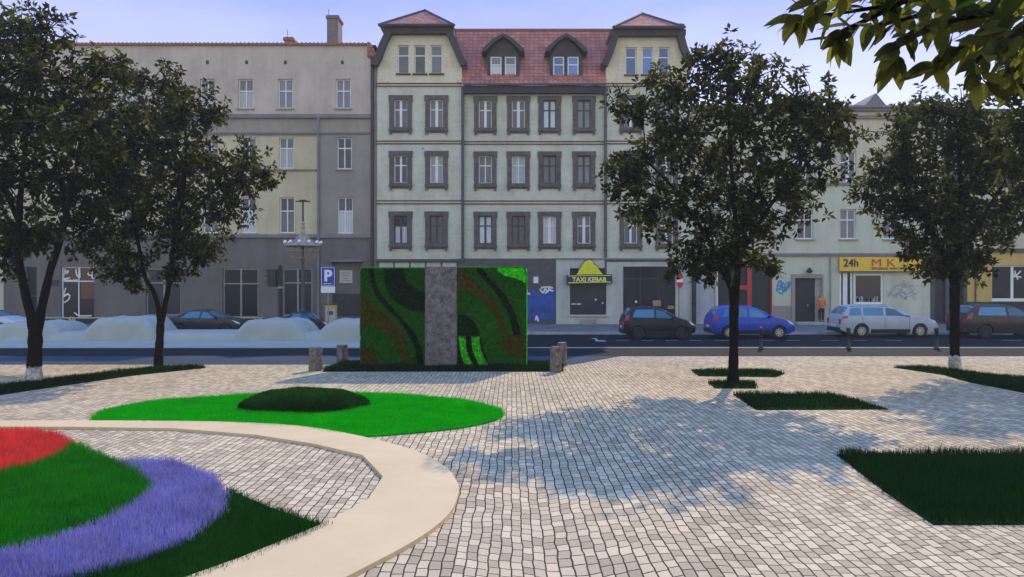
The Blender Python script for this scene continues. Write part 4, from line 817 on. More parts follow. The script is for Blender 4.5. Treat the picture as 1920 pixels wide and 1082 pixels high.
# ---- cream house with an ochre shop at the right edge
OB = thing('plastered_house', (FX(1900), YF, 0), 'cream house with an ochre painted shop on its ground floor at the right edge', 'building')
hu = [(c-15, a, c+15, b_) for c in (1795, 1876, 1960, 2050) for a, b_ in ((283, 341), (392, 448))]
wall('wall', OB, (1744.2, 208, 2150, 472), hu, M['yellow_plaster'], YF)
for h in hu: window(OB, h, YF, 'white_frame', 'glass_grey', 2, .36, .06, (h[0]-9, h[1]-8, h[2]+9, h[3]+10), False)
for r_, k, q in ((206, 212, .3), (466, 474, .18)): slab('cornice', OB, 1744.4, r_, 2150, k, YF-q, YF+.08, M['dark_metal'])
ho = [(1858, 498, 1938, 562), (1960, 498, 2040, 562)]
wall('shop_wall', OB, (1812, 474.1, 2150, 566), ho, M['ochre'], YF-.10, .34)
wall('dark_shop_wall', OB, (1744.2, 474.1, 1811.9, 608), [(1752, 505, 1772, 606), (1778, 505, 1806, 580)], M['dark_metal'], YF-.05, .30)
window(OB, (1752, 505, 1772, 606), YF-.05, 'dark_frame', 'shop_glass', 1, None, .05, None, False); window(OB, (1778, 505, 1806, 580), YF-.05, 'dark_frame', 'shop_interior', 1, None, .05, None, False)
slab('plinth', OB, 1812, 566.1, 2150, 608, YF-.14, YF+.1, M['black_trim'])
wo = window(OB, ho[0], YF-.10, 'white_frame', 'shop_glass', 2, None, .16, None, True, .08, sillm='white_frame'); window(OB, ho[1], YF-.10, 'white_frame', 'shop_glass', 2, None, .16, None, True, .08, sillm='white_frame')
strokes('star_sticker', wo, YF+.055, [[(1898, 512), (1905, 517), (1916, 520)], [(1898, 521), (1906, 517), (1915, 508)], [(1904, 508), (1906, 517), (1910, 524)]], .09, 'graffiti_white')
pipe(OB, 1826, 480, 566, YF-.10, .04, 'dark_metal')
rp = MB(); rp.add([(FX(1744), YF-.3, FZ(206)), (FX(2150), YF-.3, FZ(206)), (FX(2150), YF+6, FZ(196)), (FX(1744), YF+6, FZ(196)), (FX(2150), YF+12, FZ(206)), (FX(1744), YF+12, FZ(206))], [(0, 1, 2, 3), (3, 2, 4, 5), (1, 4, 2), (0, 3, 5)]); rp.build('roof', M['dark_metal'], OB)
shell(OB, 1744.2, 2150, 208, M['plaster_beige'])

# ------------------------------------------------------------------ signs hung on the fronts
yk = YF-.52; KS = thing('shop_sign', (FX(1102), yk, FZ(520)), 'yellow dome shaped kebab sign with lettered banner over the white shop window', 'sign')
dome = smooth_line([(1077, 517), (1082, 512), (1085, 505), (1089, 500), (1092, 494), (1097, 490), (1103, 488), (1109, 490), (1112, 496), (1118, 500), (1122, 507), (1128, 514), (1130, 517)], 2)
def out_px(p, k, cx, cy): return [(cx+(a-cx)*k, cy+(b_-cy)*k) for a, b_ in p]
b = MB(); b.prism([(FX(a), FZ(c)) for a, c in out_px(dome, 1.07, 1103, 510)], yk+.06, yk+.20, 'y'); b.build('outline', M['black_trim'], KS)
b = MB(); b.prism([(FX(a), FZ(c)) for a, c in dome], yk+.03, yk+.059, 'y'); b.build('dome', M['kebab_yellow'], KS)
ban = smooth_line([(1064, 518), (1080, 517), (1103, 516), (1126, 517), (1142, 516)], 2)+smooth_line([(1142, 529), (1126, 530), (1103, 530), (1080, 531), (1064, 531)], 2)
b = MB(); b.prism([(FX(a), FZ(c)) for a, c in [(1061, 516), (1103, 514.5), (1145, 514.5), (1146, 531), (1103, 532), (1061, 533.5)]], yk-.03, yk+.20, 'y'); b.build('banner_back', M['navy'], KS)
b = MB(); b.prism([(FX(a), FZ(c)) for a, c in [(1064, 529.5), (1103, 528.6), (1143, 528), (1143, 529.6), (1103, 530.4), (1064, 531.4)]], yk-.045, yk-.031, 'y'); b.prism([(FX(a), FZ(c)) for a, c in [(1064, 517.3), (1103, 516), (1143, 516), (1143, 517.3), (1103, 517.4), (1064, 518.6)]], yk-.045, yk-.031, 'y'); b.build('banner_edge', M['kebab_yellow'], KS)
text('lettering', 'TAXI KEBAB', M['kebab_pale'], KS, FX(1103), yk-.045, FZ(528), .37, .012, .012, 1.02)
b = MB(); b.box(FX(1075), FX(1077), yk+.2, YF-.25, FZ(525), FZ(522)); b.box(FX(1128), FX(1130), yk+.2, YF-.25, FZ(525), FZ(522)); b.build('bracket', M['black_metal'], KS)
ym = YF-.24; MS = thing('shop_sign', (FX(1645), ym, FZ(495)), 'long yellow shop sign reading 24h with red letters on the pale green house', 'sign')
b = MB(); b.box(FX(1571), FX(1722), ym, YF-.162, FZ(508.5), FZ(482.5)); b.build('board', M['sign_yellow'], MS)
text('numerals', '24h', M['navy'], MS, FX(1592), ym-.012, FZ(500), .66, .01, .014, .95)
text('red_lettering', 'M K', M['red_letter'], MS, FX(1652), ym-.012, FZ(499.6), .66, .01, 0.0, 1.35)
text('small_lettering', 'SPRZEDAZ WIN I MIESA', M['navy'], MS, FX(1665), ym-.012, FZ(505.6), .19, .006, .004, 1.15)
b = MB(); b.box(FX(1571), FX(1722), ym-.02, ym+.0, FZ(509.8), FZ(508.6)); b.build('bottom_rail', M['dark_metal'], MS)

# ------------------------------------------------------------------ street furniture
def at(px, Y, z=0): return ((px-CX)/F*Y, Y, z)
ysg = 32.6; x = at(615, ysg)[0]; PS = thing('parking_sign', (x, ysg, 0), 'blue parking sign with white P on a thin pole', 'sign')
zs = lambda py, Y=ysg: H+(HY-py)/F*Y
b = MB(); b.tube([(x+.0, ysg+.05, 0), (x, ysg+.05, zs(502))], .032, 10); b.build('pole', M['bare_metal'], PS)
b = MB(); b.box(x-.33, x+.33, ysg-.01, ysg+.015, zs(536), zs(500.5)); b.build('plate', M['sign_blue'], PS, False, .01)
b = MB(); b.prism([(x-.31, zs(535.5)), (x+.31, zs(535.5)), (x+.31, zs(501)), (x-.31, zs(501))], ysg-.016, ysg-.012, 'y', [[(x-.29, zs(534.8)), (x+.29, zs(534.8)), (x+.29, zs(501.8)), (x-.29, zs(501.8))]]); b.build('border', M['sign_white'], PS)
text('letter', 'P', M['sign_white'], PS, x, ysg-.016, zs(526.5), .72, .004, .03)
strokes_ = MB()
for i in range(4): strokes_.box(x-.2+i*.1, x-.13+i*.1, ysg-.02, ysg-.012, zs(533)+.02*(i % 2), zs(531.5)+.02*(i % 2))
strokes_.build('small_print', M['sign_white'], PS)
b = MB(); b.box(x-.33, x+.33, ysg-.012, ysg+.012, zs(549), zs(537)); b.build('lower_plate', M['sign_white'], PS)
ym_ = 34.0; x = at(621, ym_)[0]; PM = thing('parking_meter', (x, ym_, 0), 'beige parking meter box with a yellow top behind the parking sign', 'parking meter')
z_ = lambda py: H+(HY-py)/F*ym_
b = MB(); b.box(x-.24, x+.24, ym_-.2, ym_+.2, 0, z_(577)); b.build('body', M['meter'], PM, False, .02)
b = MB(); b.box(x-.25, x+.25, ym_-.21, ym_+.21, z_(577)+.002, z_(572)); b.build('yellow_top', M['meter_yellow'], PM, False, .01)
b = MB(); b.box(x-.29, x+.27, ym_-.24, ym_+.24, z_(572)+.002, z_(569)); b.build('lid', M['dark_metal'], PM, False, .02)
b = MB(); b.box(x-.14, x+.14, ym_-.212, ym_-.2, z_(590), z_(583)); b.build('screen', M['dark_metal'], PM)
# ornate street lamp
yl = 34.4; x = at(568, yl)[0]; zl = lambda py: H+(HY-py)/F*yl
SLm = thing('street_lamp', (x, yl, 0), 'tall ornate street lamp with a gilt ring of globes and wire basket', 'street lamp')
b = MB(); b.lathe((x, yl, 0), [(.22, 0), (.22, .25), (.15, .4), (.13, 1.0), (.17, 1.05), (.10, 1.25), (.085, 2.6), (.11, 2.65), (.075, 2.75), (.06, zl(455)), (.045, zl(378))], 14)
b.box(x-.36, x+.36, yl-.04, yl+.04, zl(379), zl(376.5)); b.box(x-.15, x+.15, yl-.15, yl+.15, zl(376.5)+.002, zl(375)); b.build('pole', M['dark_metal'], SLm)
b = MB(); zr_ = zl(461); rr = .86
ring = [(x+rr*math.cos(t*math.pi/16), yl+rr*math.sin(t*math.pi/16), zr_) for t in range(33)]; b.tube(ring, .045, 8)
for k in range(12):
    t = k*math.pi/6; c, s_ = math.cos(t), math.sin(t)
    b.tube([(x+.06*c, yl+.06*s_, zl(428)), (x+.14*c, yl+.14*s_, zl(440)), (x+.38*c, yl+.38*s_, zl(450)), (x+rr*c, yl+rr*s_, zr_)], .028, 6)
    b.tube([(x+rr*c, yl+rr*s_, zr_), (x+(rr+.02)*c, yl+(rr+.02)*s_, zr_+.10)], .03, 6)
b.lathe((x, yl, zl(430)), [(.05, 0), (.12, .1), (.06, .2), (.10, .3), (.05, .38)], 10)
b.lathe((x, yl, zr_), [(rr*.98, .02), (rr*.6, .16), (rr*.38, .32), (rr*.2, .5)], 16)
b.build('gilt_crown', M['gold'], SLm)
b = MB()
for k in range(16):
    t = k*math.pi/8; c, s_ = math.cos(t), math.sin(t)
    b.tube([(x+r_*c, yl+r_*s_, z) for r_, z in ((rr*.97, zr_-.02), (rr*.86, zl(472)), (rr*.6, zl(484)), (.09, zl(493)))], .012, 5)
for r_, py in ((rr*.88, 471), (rr*.62, 483)): b.tube([(x+r_*math.cos(t*math.pi/12), yl+r_*math.sin(t*math.pi/12), zl(py)) for t in range(25)], .012, 5)
b.build('wire_basket', M['gold'], SLm)
for k in range(12):
    t = k*math.pi/6+.1; g_ = MB(); g_.ball((x+(rr+.02)*math.cos(t), yl+(rr+.02)*math.sin(t), zr_+.17), .085, 0, 12); g_.build('globe', M['lampglass'], SLm, True)
# traffic light seen from behind
yt = 34.0; x = at(525, yt)[0]; zt_ = lambda py: H+(HY-py)/F*yt
TL = thing('traffic_light', (x, yt, 0), 'black traffic light with its signal box turned left beside the street lamp', 'traffic light')
b = MB(); b.tube([(x, yt, 0), (x, yt, zt_(498))], .10, 12); b.build('pole', M['black_metal'], TL)
b = MB(); b.box(x-.60, x-.16, yt-.14, yt+.14, zt_(538), zt_(505)); b.box(x-.161, x-.09, yt-.05, yt+.05, zt_(512), zt_(510)); b.box(x-.161, x-.09, yt-.05, yt+.05, zt_(533), zt_(531)); b.build('signal_box', M['black_metal'], TL, False, .02)
for k in range(3):
    v = MB(); zc = zt_(510+k*11); v.prism([(x-.60, zc+.12), (x-.78, zc+.08), (x-.78, zc+.05), (x-.60, zc+.08)], yt-.11, yt+.11, 'y'); v.build('visor', M['black_metal'], TL)
b = MB(); b.box(x-.06, x+.22, yt-.18, yt-.1, zt_(541), zt_(537)); b.build('bracket', M['bare_metal'], TL)
# no entry sign
yn = YF-1.6; x = at(1275, yn)[0]; zn = lambda py: H+(HY-py)/F*yn
NE = thing('no_entry_sign', (x, yn, 0), 'round red no entry sign with a white bar beside the large shop window', 'sign')
b = MB(); b.tube([(x-.05, yn+.06, 0), (x-.05, yn+.06, zn(508))], .035, 10); b.build('pole', M['bare_metal'], NE)
b = MB(); cz = zn(526); ci = [(x+.30*math.cos(t*math.pi/14)*.72, cz+.46*math.sin(t*math.pi/14)) for t in range(28)]; b.prism(ci, yn, yn+.02, 'y'); b.build('disc', M['sign_red'], NE)
b = MB(); b.box(x-.19, x+.19, yn-.008, yn-.002, cz-.10, cz+.10); b.build('bar', M['sign_white'], NE)
# bollards
for i, (px, lab) in enumerate(((1427, 'dark bollard standing in front of the blue hatchback'), (1591, 'dark bollard standing in front of the silver estate car'), (1756, 'dark bollard between the silver estate car and the dark car'))):
    bx, by = G(px, 655.5); t = thing('bollard', (bx, by, 0), lab, 'bollard', 'bollards along the kerb')
    b = MB(); b.lathe((bx, by, 0), [(.10, 0), (.10, .06), (.06, .10), (.055, .62), (.075, .64), (.075, .68)], 14); b.build('shaft', M['black_metal'], t, True)
    b = MB(); b.lathe((bx, by, .68), [(.055, .0), (.08, .04), (.08, .10), (.05, .15), (.01, .17)], 14); b.build('cap', M['black_metal'], t, True)
# tubular barrier rails on the left
for px0, px1, lab in ((22, 74, 'cream tubular barrier behind the pale car at the left edge'), (79, 131, 'cream tubular barrier half hidden by the leftmost pale mound'), (139, 190, 'cream tubular barrier between the two left mounds, fully in view'), (197, 250, 'cream tubular barrier behind the second mound'), (395, 438, 'cream tubular barrier behind the bonnet of the dark saloon'), (444, 489, 'cream tubular barrier just right of the dark saloon')):
    Yb = 36.2; x0, x1 = at(px0, Yb)[0], at(px1, Yb)[0]; t = thing('barrier_rail', ((x0+x1)/2, Yb, .02), lab, 'barrier', 'cream barrier rails in front of the left house')
    b = MB(); r_ = .16; z0_, z1_ = .15, .70; pts = []
    for cx_, cz_, a0 in ((x1-r_, z1_-r_, 0), (x0+r_, z1_-r_, 90), (x0+r_, z0_+r_, 180), (x1-r_, z0_+r_, 270)):
        pts += [(cx_+r_*math.cos(math.radians(a0+k*18)), Yb, cz_+r_*math.sin(math.radians(a0+k*18))) for k in range(6)]
    b.tube(pts+[pts[0]], .038, 8); b.build('loop', M['barrier'], t, True)
    for xx in (x0-.04, x1+.04):
        p = MB(); p.lathe((xx, Yb, 0), [(.06, 0), (.045, .05), (.04, .5), (.06, .72), (.05, .76)], 10); p.build('post', M['barrier'], t, True)
# pale rounded mounds on the forecourt
def mound(px0, px1, pytop, seed, label):
    Yc = 31.2; x0, x1 = at(px0, Yc)[0], at(px1, Yc)[0]; hh = H-(pytop-HY)/F*Yc; nx, ny = 48, 24; vs = []; fs = []; r = random.Random(seed); ph = [r.uniform(0, 6) for _ in range(6)]
    for i in range(nx+1):
        for j in range(ny+1):
            u, v = -1+2*i/nx, -1+2*j/ny
            prof = max(0, 1-abs(u)**4.5)**.95*max(0, 1-abs(v)**6)**.6
            q = .5+.5*prof
            z = min(hh*prof*1.12, hh*(.93+.07*prof))*(.99+.02*math.sin(u*5+ph[0])+.03*math.sin(u*11+ph[1]+v*2)+.02*math.sin(v*13+ph[2]+u*7))
            vs.append((x0+(x1-x0)*(u+1)/2+.05*math.sin(v*6+ph[3]), Yc+1.35*v+.08*math.sin(u*7+ph[4]), z-.02))
    for i in range(nx):
        for j in range(ny): a = i*(ny+1)+j; fs.append((a, a+ny+1, a+ny+2, a+1))
    b = MB(); b.add(vs, fs); o = b.build('mound', M['snow'], None, True); tag(o, label, 'mound', 'pale mounds in front of the left house'); return o
mound(-30, 800, 619, 5, 'low long pale bank that joins the rounded mounds')
mound(8, 150, 601, 1, 'leftmost pale blue grey mound with a soft flat top')
mound(180, 322, 593, 2, 'pale blue grey mound between the barrier and the dark saloon')
mound(455, 592, 597, 3, 'pale blue grey mound between the dark saloon and the grey car')
mound(602, 770, 597, 4, 'pale blue grey mound right of the parking sign, running behind the moss wall')
# ------------------------------------------------------------------ cars
TOPS = {
 'hatch': [(0, .40), (.012, .62), (.035, .74), (.075, .90), (.12, .965), (.2, .99), (.33, 1.0), (.46, .985), (.55, .935), (.65, .82), (.755, .675), (.80, .645), (.90, .585), (.965, .50), (.99, .42), (1, .34)],
 'estate': [(0, .40), (.01, .60), (.03, .70), (.07, .90), (.10, .96), (.17, .99), (.33, 1.0), (.47, .985), (.55, .935), (.64, .81), (.735, .67), (.79, .645), (.90, .59), (.965, .51), (.99, .42), (1, .34)],
 'saloon': [(0, .42), (.01, .60), (.04, .68), (.10, .72), (.16, .76), (.26, .93), (.36, .99), (.45, 1.0), (.55, .96), (.65, .80), (.73, .67), (.80, .64), (.91, .58), (.97, .50), (.99, .42), (1, .34)]}
SIDE = {'hatch': [((.12, .42), (.17, .43)), ((.445, .70), (.455, .565))],
        'estate': [((.075, .205), (.11, .215)), ((.225, .43), (.235, .44)), ((.455, .69), (.465, .565))],
        'saloon': [((.22, .45), (.30, .46)), ((.475, .68), (.485, .56))]}
REARW = {'hatch': (.035, .105), 'estate': (.03, .088), 'saloon': (.165, .30)}
def make_car(kind, x0, yn_, z0, Lc, W, Hc, pm, label, wheel=(.19, .81), wr_=.30, rims='rim', rails=False):
    t = thing('parked_car', (x0+Lc/2, yn_+W/2, z0), label, 'car', 'parked cars')
    kx = [k[0] for k in TOPS[kind]]; kz = [k[1] for k in TOPS[kind]]; yc = yn_+W/2
    def ring(u):
        top = float(np.interp(u, kx, kz))*Hc; belt = min((.625+.03*(1-u))*Hc, top-.03*Hc); zb = (.14+.10*max(0, abs(u-.5)-.42)/.08)*Hc
        e = abs(2*u-1); wv = W/2*(1-.02*e**2-.13*e**9); fr = max(0, (top-belt)/(Hc-belt)); wr = wv*(.93-.23*fr)
        zm = zb+.13*Hc
        return [(wv*.92, zb), (wv*.985, zm), (wv, (zm+belt)/2+.02), (wv*.972, belt), (wr, top-.055*Hc*fr-.012), (wr*.66, top-.008), (0, top)]
    def surf(u, v, off=0.0):
        r = ring(u); s_ = 1
        if v > 6: v = 12-v; s_ = -1
        i = min(int(v), 5); f = v-i; y = r[i][0]*(1-f)+r[i+1][0]*f; z = r[i][1]*(1-f)+r[i+1][1]*f
        if off:
            dz = z-.62*Hc; n = math.hypot(y, dz) or 1; y += off*y/n; z += off*max(dz, -.02)/n
        return (x0+u*Lc, yc-s_*y, z0+z)
    us = sorted(set([k for k in kx]+[i/40 for i in range(41)])); b = MB(); vs = []; fs = []
    for u in us: vs += [surf(u, v) for v in range(13)]
    n = len(us)
    for i in range(n-1):
        for j in range(12): fs.append((i*13+j, (i+1)*13+j, (i+1)*13+j+1, i*13+j+1))
        fs.append((i*13+12, (i+1)*13+12, (i+1)*13, i*13))
    fs.append(tuple(range(13))); fs.append(tuple((n-1)*13+k for k in range(13))[::-1]); b.add(vs, fs)
    body = b.build('body', M[pm], t, True)
    cut = []
    for wu in wheel:
        c = MB(); R_ = wr_*1.17; cx_ = x0+wu*Lc; zc = z0+wr_
        c.prism([(cx_+R_*math.cos(k*math.pi/14), zc+R_*math.sin(k*math.pi/14)) for k in range(28)], yn_-.3, yn_+W+.3, 'y')
        co = c.build('cutter', M['car_plastic']); cut.append(co); md = body.modifiers.new('arch', 'BOOLEAN'); md.object = co; md.operation = 'DIFFERENCE'; md.solver = 'EXACT'
    dg = bpy.context.evaluated_depsgraph_get(); me = bpy.data.meshes.new_from_object(body.evaluated_get(dg)); body.modifiers.clear(); me.name = 'body'; body.data = me
    for c in cut: bpy.data.objects.remove(c)
    for p in me.polygons: p.use_smooth = True
    try: me.set_sharp_from_angle(angle=math.radians(32))
    except Exception: pass
    def patch(name, vr, xb, xt, m, par=t, off=.006, nu=8, nv=5):
        """skin patch between ring positions vr; xb, xt = ends along the car at the lower and upper edge"""
        q = MB(); vs = []; fs = []
        for j in range(nv+1):
            f = j/nv; v = vr[0]+(vr[1]-vr[0])*f; a = xb[0]+(xt[0]-xb[0])*f; c = xb[1]+(xt[1]-xb[1])*f
            for i in range(nu+1): vs.append(surf(a+(c-a)*i/nu, v, off))
        for j in range(nv):
            for i in range(nu): fs.append((j*(nu+1)+i, j*(nu+1)+i+1, (j+1)*(nu+1)+i+1, (j+1)*(nu+1)+i))
        q.add(vs, fs); return q.build(name, M[m], par, True)
    for side in (0, 1):
        V_ = (lambda a, c: (a, c)) if side == 0 else (lambda a, c: (12-a, 12-c))
        for (xb, xt) in SIDE[kind]: patch('side_window', V_(3.07, 3.90), xb, xt, 'car_glass')
        patch('tail_light', V_(2.5, 3.5 if kind == 'hatch' else 3.02), (.006, .055), (.02, .085) if kind == 'hatch' else (.008, .075), 'tail', off=.008)
        patch('headlight', V_(2.35, 3.5), (.935, .988), (.86, .965), 'headlamp', off=.008)
        sk = patch('sill_trim', V_(.02, .9), (.30, .70), (.30, .70), 'car_plastic', off=.004)
        d = MB()
        for u in ((.435, .70) if kind != 'estate' else (.44, .69, .215)):
            for j in range(6):
                v0, v1 = 1.0+j*.33, 1.0+(j+1)*.33
                if side: v0, v1 = 12-v0, 12-v1
                d.add([surf(u-.0018, v0, .003), surf(u+.0018, v0, .003), surf(u+.0018, v1, .003), surf(u-.0018, v1, .003)], [(0, 1, 2, 3)])
        d.build('door_gap', M['car_plastic'], body)
        for u in ((.36, .60) if kind != 'estate' else (.37, .59)):
            h = MB(); p = surf(u, 2.72 if side == 0 else 12-2.72); sgn = -1 if side == 0 else 1; h.box(p[0]-.09, p[0]+.09, p[1]-.018, p[1]+.018, p[2]-.014, p[2]+.014); h.build('door_handle', M[pm], body, False, .006)
        mr = MB(); p = surf(.675, 3.1 if side == 0 else 8.9); sgn = -1 if side == 0 else 1; mr.ball((p[0], p[1]+sgn*.09, p[2]+.05), (.07, .11, .075), 0, 12); mr.build('mirror', M['car_plastic' if pm != 'paint_silver' else pm], t, True)
        for wu in wheel:
            cx_ = x0+wu*Lc; yo = yn_+.02 if side == 0 else yn_+W-.02; sg = 1 if side == 0 else -1
            w_ = MB(); prof = [(.62, .0), (.93, -.0), (1.0, .03), (1.0, .17), (.93, .20), (.3, .20)]; nn = 28; vs = []; fs = []
            for r_, d_ in prof:
                for k in range(nn): a = 2*math.pi*k/nn; vs.append((cx_+wr_*r_*math.cos(a), yo+sg*d_, z0+wr_+wr_*r_*math.sin(a)))
            for i in range(len(prof)-1):
                for k in range(nn): fs.append((i*nn+k, i*nn+(k+1) % nn, (i+1)*nn+(k+1) % nn, (i+1)*nn+k))
            w_.add(vs, fs); wo_ = w_.build('wheel', M['tyre'], t, True)
            q = MB(); circ = lambda r_: [(cx_+r_*math.cos(2*math.pi*k/24), z0+wr_+r_*math.sin(2*math.pi*k/24)) for k in range(24)]
            ya, yb_ = sorted((yo+sg*.008, yo+sg*.05)); q.prism(circ(wr_*.66), ya, yb_, 'y', [circ(wr_*.54)]); q.prism(circ(wr_*.17), ya, yb_, 'y')
            for k in range(7):
                a = 2*math.pi*k/7; c, s_ = math.cos(a), math.sin(a); h0, h1 = wr_*.10, wr_*.075
                q.prism([(cx_+wr_*.15*c-s_*h0, z0+wr_+wr_*.15*s_+c*h0), (cx_+wr_*.56*c-s_*h1, z0+wr_+wr_*.56*s_+c*h1), (cx_+wr_*.56*c+s_*h1, z0+wr_+wr_*.56*s_-c*h1), (cx_+wr_*.15*c+s_*h0, z0+wr_+wr_*.15*s_-c*h0)], ya+.004, yb_-.004, 'y')
            q.build('rim', M[rims], wo_)
            q = MB(); ya, yb_ = sorted((yo+sg*.06, yo+sg*.10)); q.prism(circ(wr_*.64), ya, yb_, 'y'); q.build('brake_disc', M['car_plastic'], wo_)
    patch('windscreen', (4.12, 7.88), (.575, .745), (.575, .745), 'car_glass', nu=8, nv=14)
    a, c = REARW[kind]; patch('rear_window', (4.15, 7.85), (a, c), (a, c), 'car_glass', nu=6, nv=14)
    q = MB(); q.box(x0-.012, x0+.02, yc-.26, yc+.26, z0+.335*Hc, z0+.405*Hc); q.build('number_plate', M['plate'], t)
    q = MB(); q.box(x0-.02, x0+.10, yc-W*.40, yc+W*.40, z0+.17*Hc, z0+.30*Hc); q.build('rear_bumper', M['car_plastic'], t, False, .02)
    q = MB(); q.box(x0+Lc-.10, x0+Lc+.012, yc-W*.30, yc+W*.30, z0+.19*Hc, z0+.30*Hc); q.build('grille', M['car_plastic'], t, False, .01)
    q = MB(); q.box(x0+.06*Lc, x0+.94*Lc, yc-W*.30, yc+W*.30, z0+.13*Hc, z0+.50*Hc); q.build('underbody', M['car_plastic'], t)
    for s_ in (-1, 1):
        q = MB(); q.box(x0-.004, x0+.05, yc+s_*W*.36-.09, yc+s_*W*.36+.09, z0+.40*Hc, z0+.56*Hc); q.build('tail_light', M['tail'], t, False, .015)
    if rails:
        for v in (4.3, 7.7):
            q = MB(); q.tube([Vector(surf(u, v, .03)) for u in (.12, .16, .3, .42, .5)], .02, 6); q.build('roof_rail', M['paint_silver'], t, True)
    return t
ZR = -.10
make_car('hatch', 5.15, 31.9, ZR, 3.34, 1.62, 1.52, 'paint_black', 'small black hatchback in front of the white kebab shop', (.20, .80), .29, 'car_plastic')
make_car('hatch', 9.35, 32.3, ZR, 3.90, 1.68, 1.55, 'paint_blue', 'bright blue hatchback behind the forked middle tree', (.20, .80), .30)
make_car('estate', 15.75, 33.1, ZR, 4.70, 1.74, 1.58, 'paint_silver', 'silver estate car parked below the yellow shop sign', (.205, .80), .32, 'rim', True)
make_car('hatch', 21.4, 32.6, ZR, 4.5, 1.74, 1.62, 'paint_dark', 'dark plum hatchback behind the right tree trunk at the picture edge', (.20, .80), .32, 'car_plastic')
make_car('saloon', at(308, 33.6)[0], 33.5, 0, 3.75, 1.6, 1.24, 'paint_char', 'dark charcoal saloon between two pale mounds on the left', (.20, .80), .27, 'car_plastic')
make_car('saloon', at(520, 33.8)[0], 33.6, 0, 2.55, 1.5, 1.12, 'paint_dark', 'dark car mostly hidden by a pale mound beside the parking meter', (.20, .80), .25, 'car_plastic')
make_car('hatch', at(-105, 33.6)[0], 33.5, 0, 3.55, 1.6, 1.30, 'paint_white', 'pale car cut off by the left picture edge', (.20, .80), .28)

# ------------------------------------------------------------------ person at the dark door
def skinmesh(name, nodes, edges, rad, m, par, loc, sub=2):
    me = bpy.data.meshes.new(name); me.from_pydata([Vector(p) for p in nodes], edges, [])
    o = bpy.data.objects.new(name, me); COL.objects.link(o); o.modifiers.new('skin', 'SKIN')
    if not me.skin_vertices: me.attributes.new  # layer is made by the modifier's first use
    bm = bmesh.new(); bm.from_mesh(me); lay = bm.verts.layers.skin.verify(); bm.verts.ensure_lookup_table()
    for i, v in enumerate(bm.verts):
        r = rad[i]; v[lay].radius = r if hasattr(r, '__len__') else (r, r); v[lay].use_root = (i == 0)
    bm.to_mesh(me); bm.free()
    s_ = o.modifiers.new('sub', 'SUBSURF'); s_.levels = sub; s_.render_levels = sub
    dg = bpy.context.evaluated_depsgraph_get(); m2 = bpy.data.meshes.new_from_object(o.evaluated_get(dg)); bpy.data.objects.remove(o); m2.name = name
    for v in m2.vertices: v.co += Vector(loc)-wloc(par)
    return link(name, m2, m, par, True)
st_ = MB(); st_.box(FX(1486), FX(1544), YF-.85, YF-.112, .0, .17); st_.build('doorstep', M['kerb'], RB)
ppx, ppy = FX(1534), YF-.45; PE = thing('person', (ppx, ppy, .17), 'person in an orange hooded jacket and dark trousers standing at the dark door', 'person')
fing = []
nodes = [(0, 0, .92), (0, 0, 1.10), (0, 0, 1.36), (0, -.01, 1.46), (0, -.03, 1.58), (0, -.035, 1.70)]; ed = [(0, 1), (1, 2), (2, 3), (3, 4), (4, 5)]; rd_ = [(.14, .10), (.125, .09), (.15, .095), .052, (.078, .092), (.05, .06)]
for s_ in (-1, 1):
    k = len(nodes); nodes += [(s_*.09, 0, .86), (s_*.10, -.015, .48), (s_*.10, .01, .08), (s_*.11, -.14, .03)]; ed += [(0, k), (k, k+1), (k+1, k+2), (k+2, k+3)]; rd_ += [.085, .058, .042, .035]
    k = len(nodes); nodes += [(s_*.19, 0, 1.36), (s_*.24, .01, 1.10), (s_*.22, -.10, .90), (s_*.215, -.135, .83)]; ed += [(2, k), (k, k+1), (k+1, k+2), (k+2, k+3)]; rd_ += [.055, .042, .032, (.018, .035)]
    for j, (dx, ln_) in enumerate(((-.025, .07), (-.008, .08), (.008, .075), (.024, .06))):
        q = len(nodes); nodes += [(s_*.215+dx*.6, -.15+dx, .80), (s_*.212+dx*.6, -.155+dx, .80-ln_)]; ed += [(k+3, q), (q, q+1)]; rd_ += [.009, .008]
    q = len(nodes); nodes += [(s_*.19, -.15, .83), (s_*.185, -.175, .79)]; ed += [(k+3, q), (q, q+1)]; rd_ += [.010, .009]
skinmesh('body', nodes, ed, rd_, M['skin'], PE, (ppx, ppy, .17), 1)
jn = [(0, 0, .86), (0, 0, 1.10), (0, 0, 1.37), (0, -.0, 1.47)]; je = [(0, 1), (1, 2), (2, 3)]; jr = [(.185, .14), (.165, .125), (.18, .125), .09]
for s_ in (-1, 1):
    k = len(jn); jn += [(s_*.19, 0, 1.36), (s_*.245, .01, 1.10), (s_*.225, -.09, .92)]; je += [(2, k), (k, k+1), (k+1, k+2)]; jr += [.08, .062, .05]
skinmesh('jacket', jn, je, jr, M['orange_cloth'], PE, (ppx, ppy, .17))
skinmesh('hood', [(0, .035, 1.46), (0, .02, 1.60), (0, .0, 1.72)], [(0, 1), (1, 2)], [(.10, .10), (.118, .118), (.07, .08)], M['orange_cloth'], PE, (ppx, ppy, .17))
tn = [(0, 0, .92)]; te = []; tr_ = [(.155, .115)]
for s_ in (-1, 1):
    k = len(tn); tn += [(s_*.095, 0, .82), (s_*.10, -.015, .48), (s_*.10, .01, .09)]; te += [(0, k), (k, k+1), (k+1, k+2)]; tr_ += [.105, .08, .068]
skinmesh('trousers', tn, te, tr_, M['dark_cloth'], PE, (ppx, ppy, .17))
fc = MB()
for s_ in (-1, 1): fc.ball((ppx+s_*.03, ppy-.115, .17+1.605), .011)
fc.build('eyes', M['dark_cloth'], PE); fc = MB(); fc.ball((ppx, ppy-.128, .17+1.57), (.013, .02, .022)); fc.build('nose', M['skin'], PE, True)
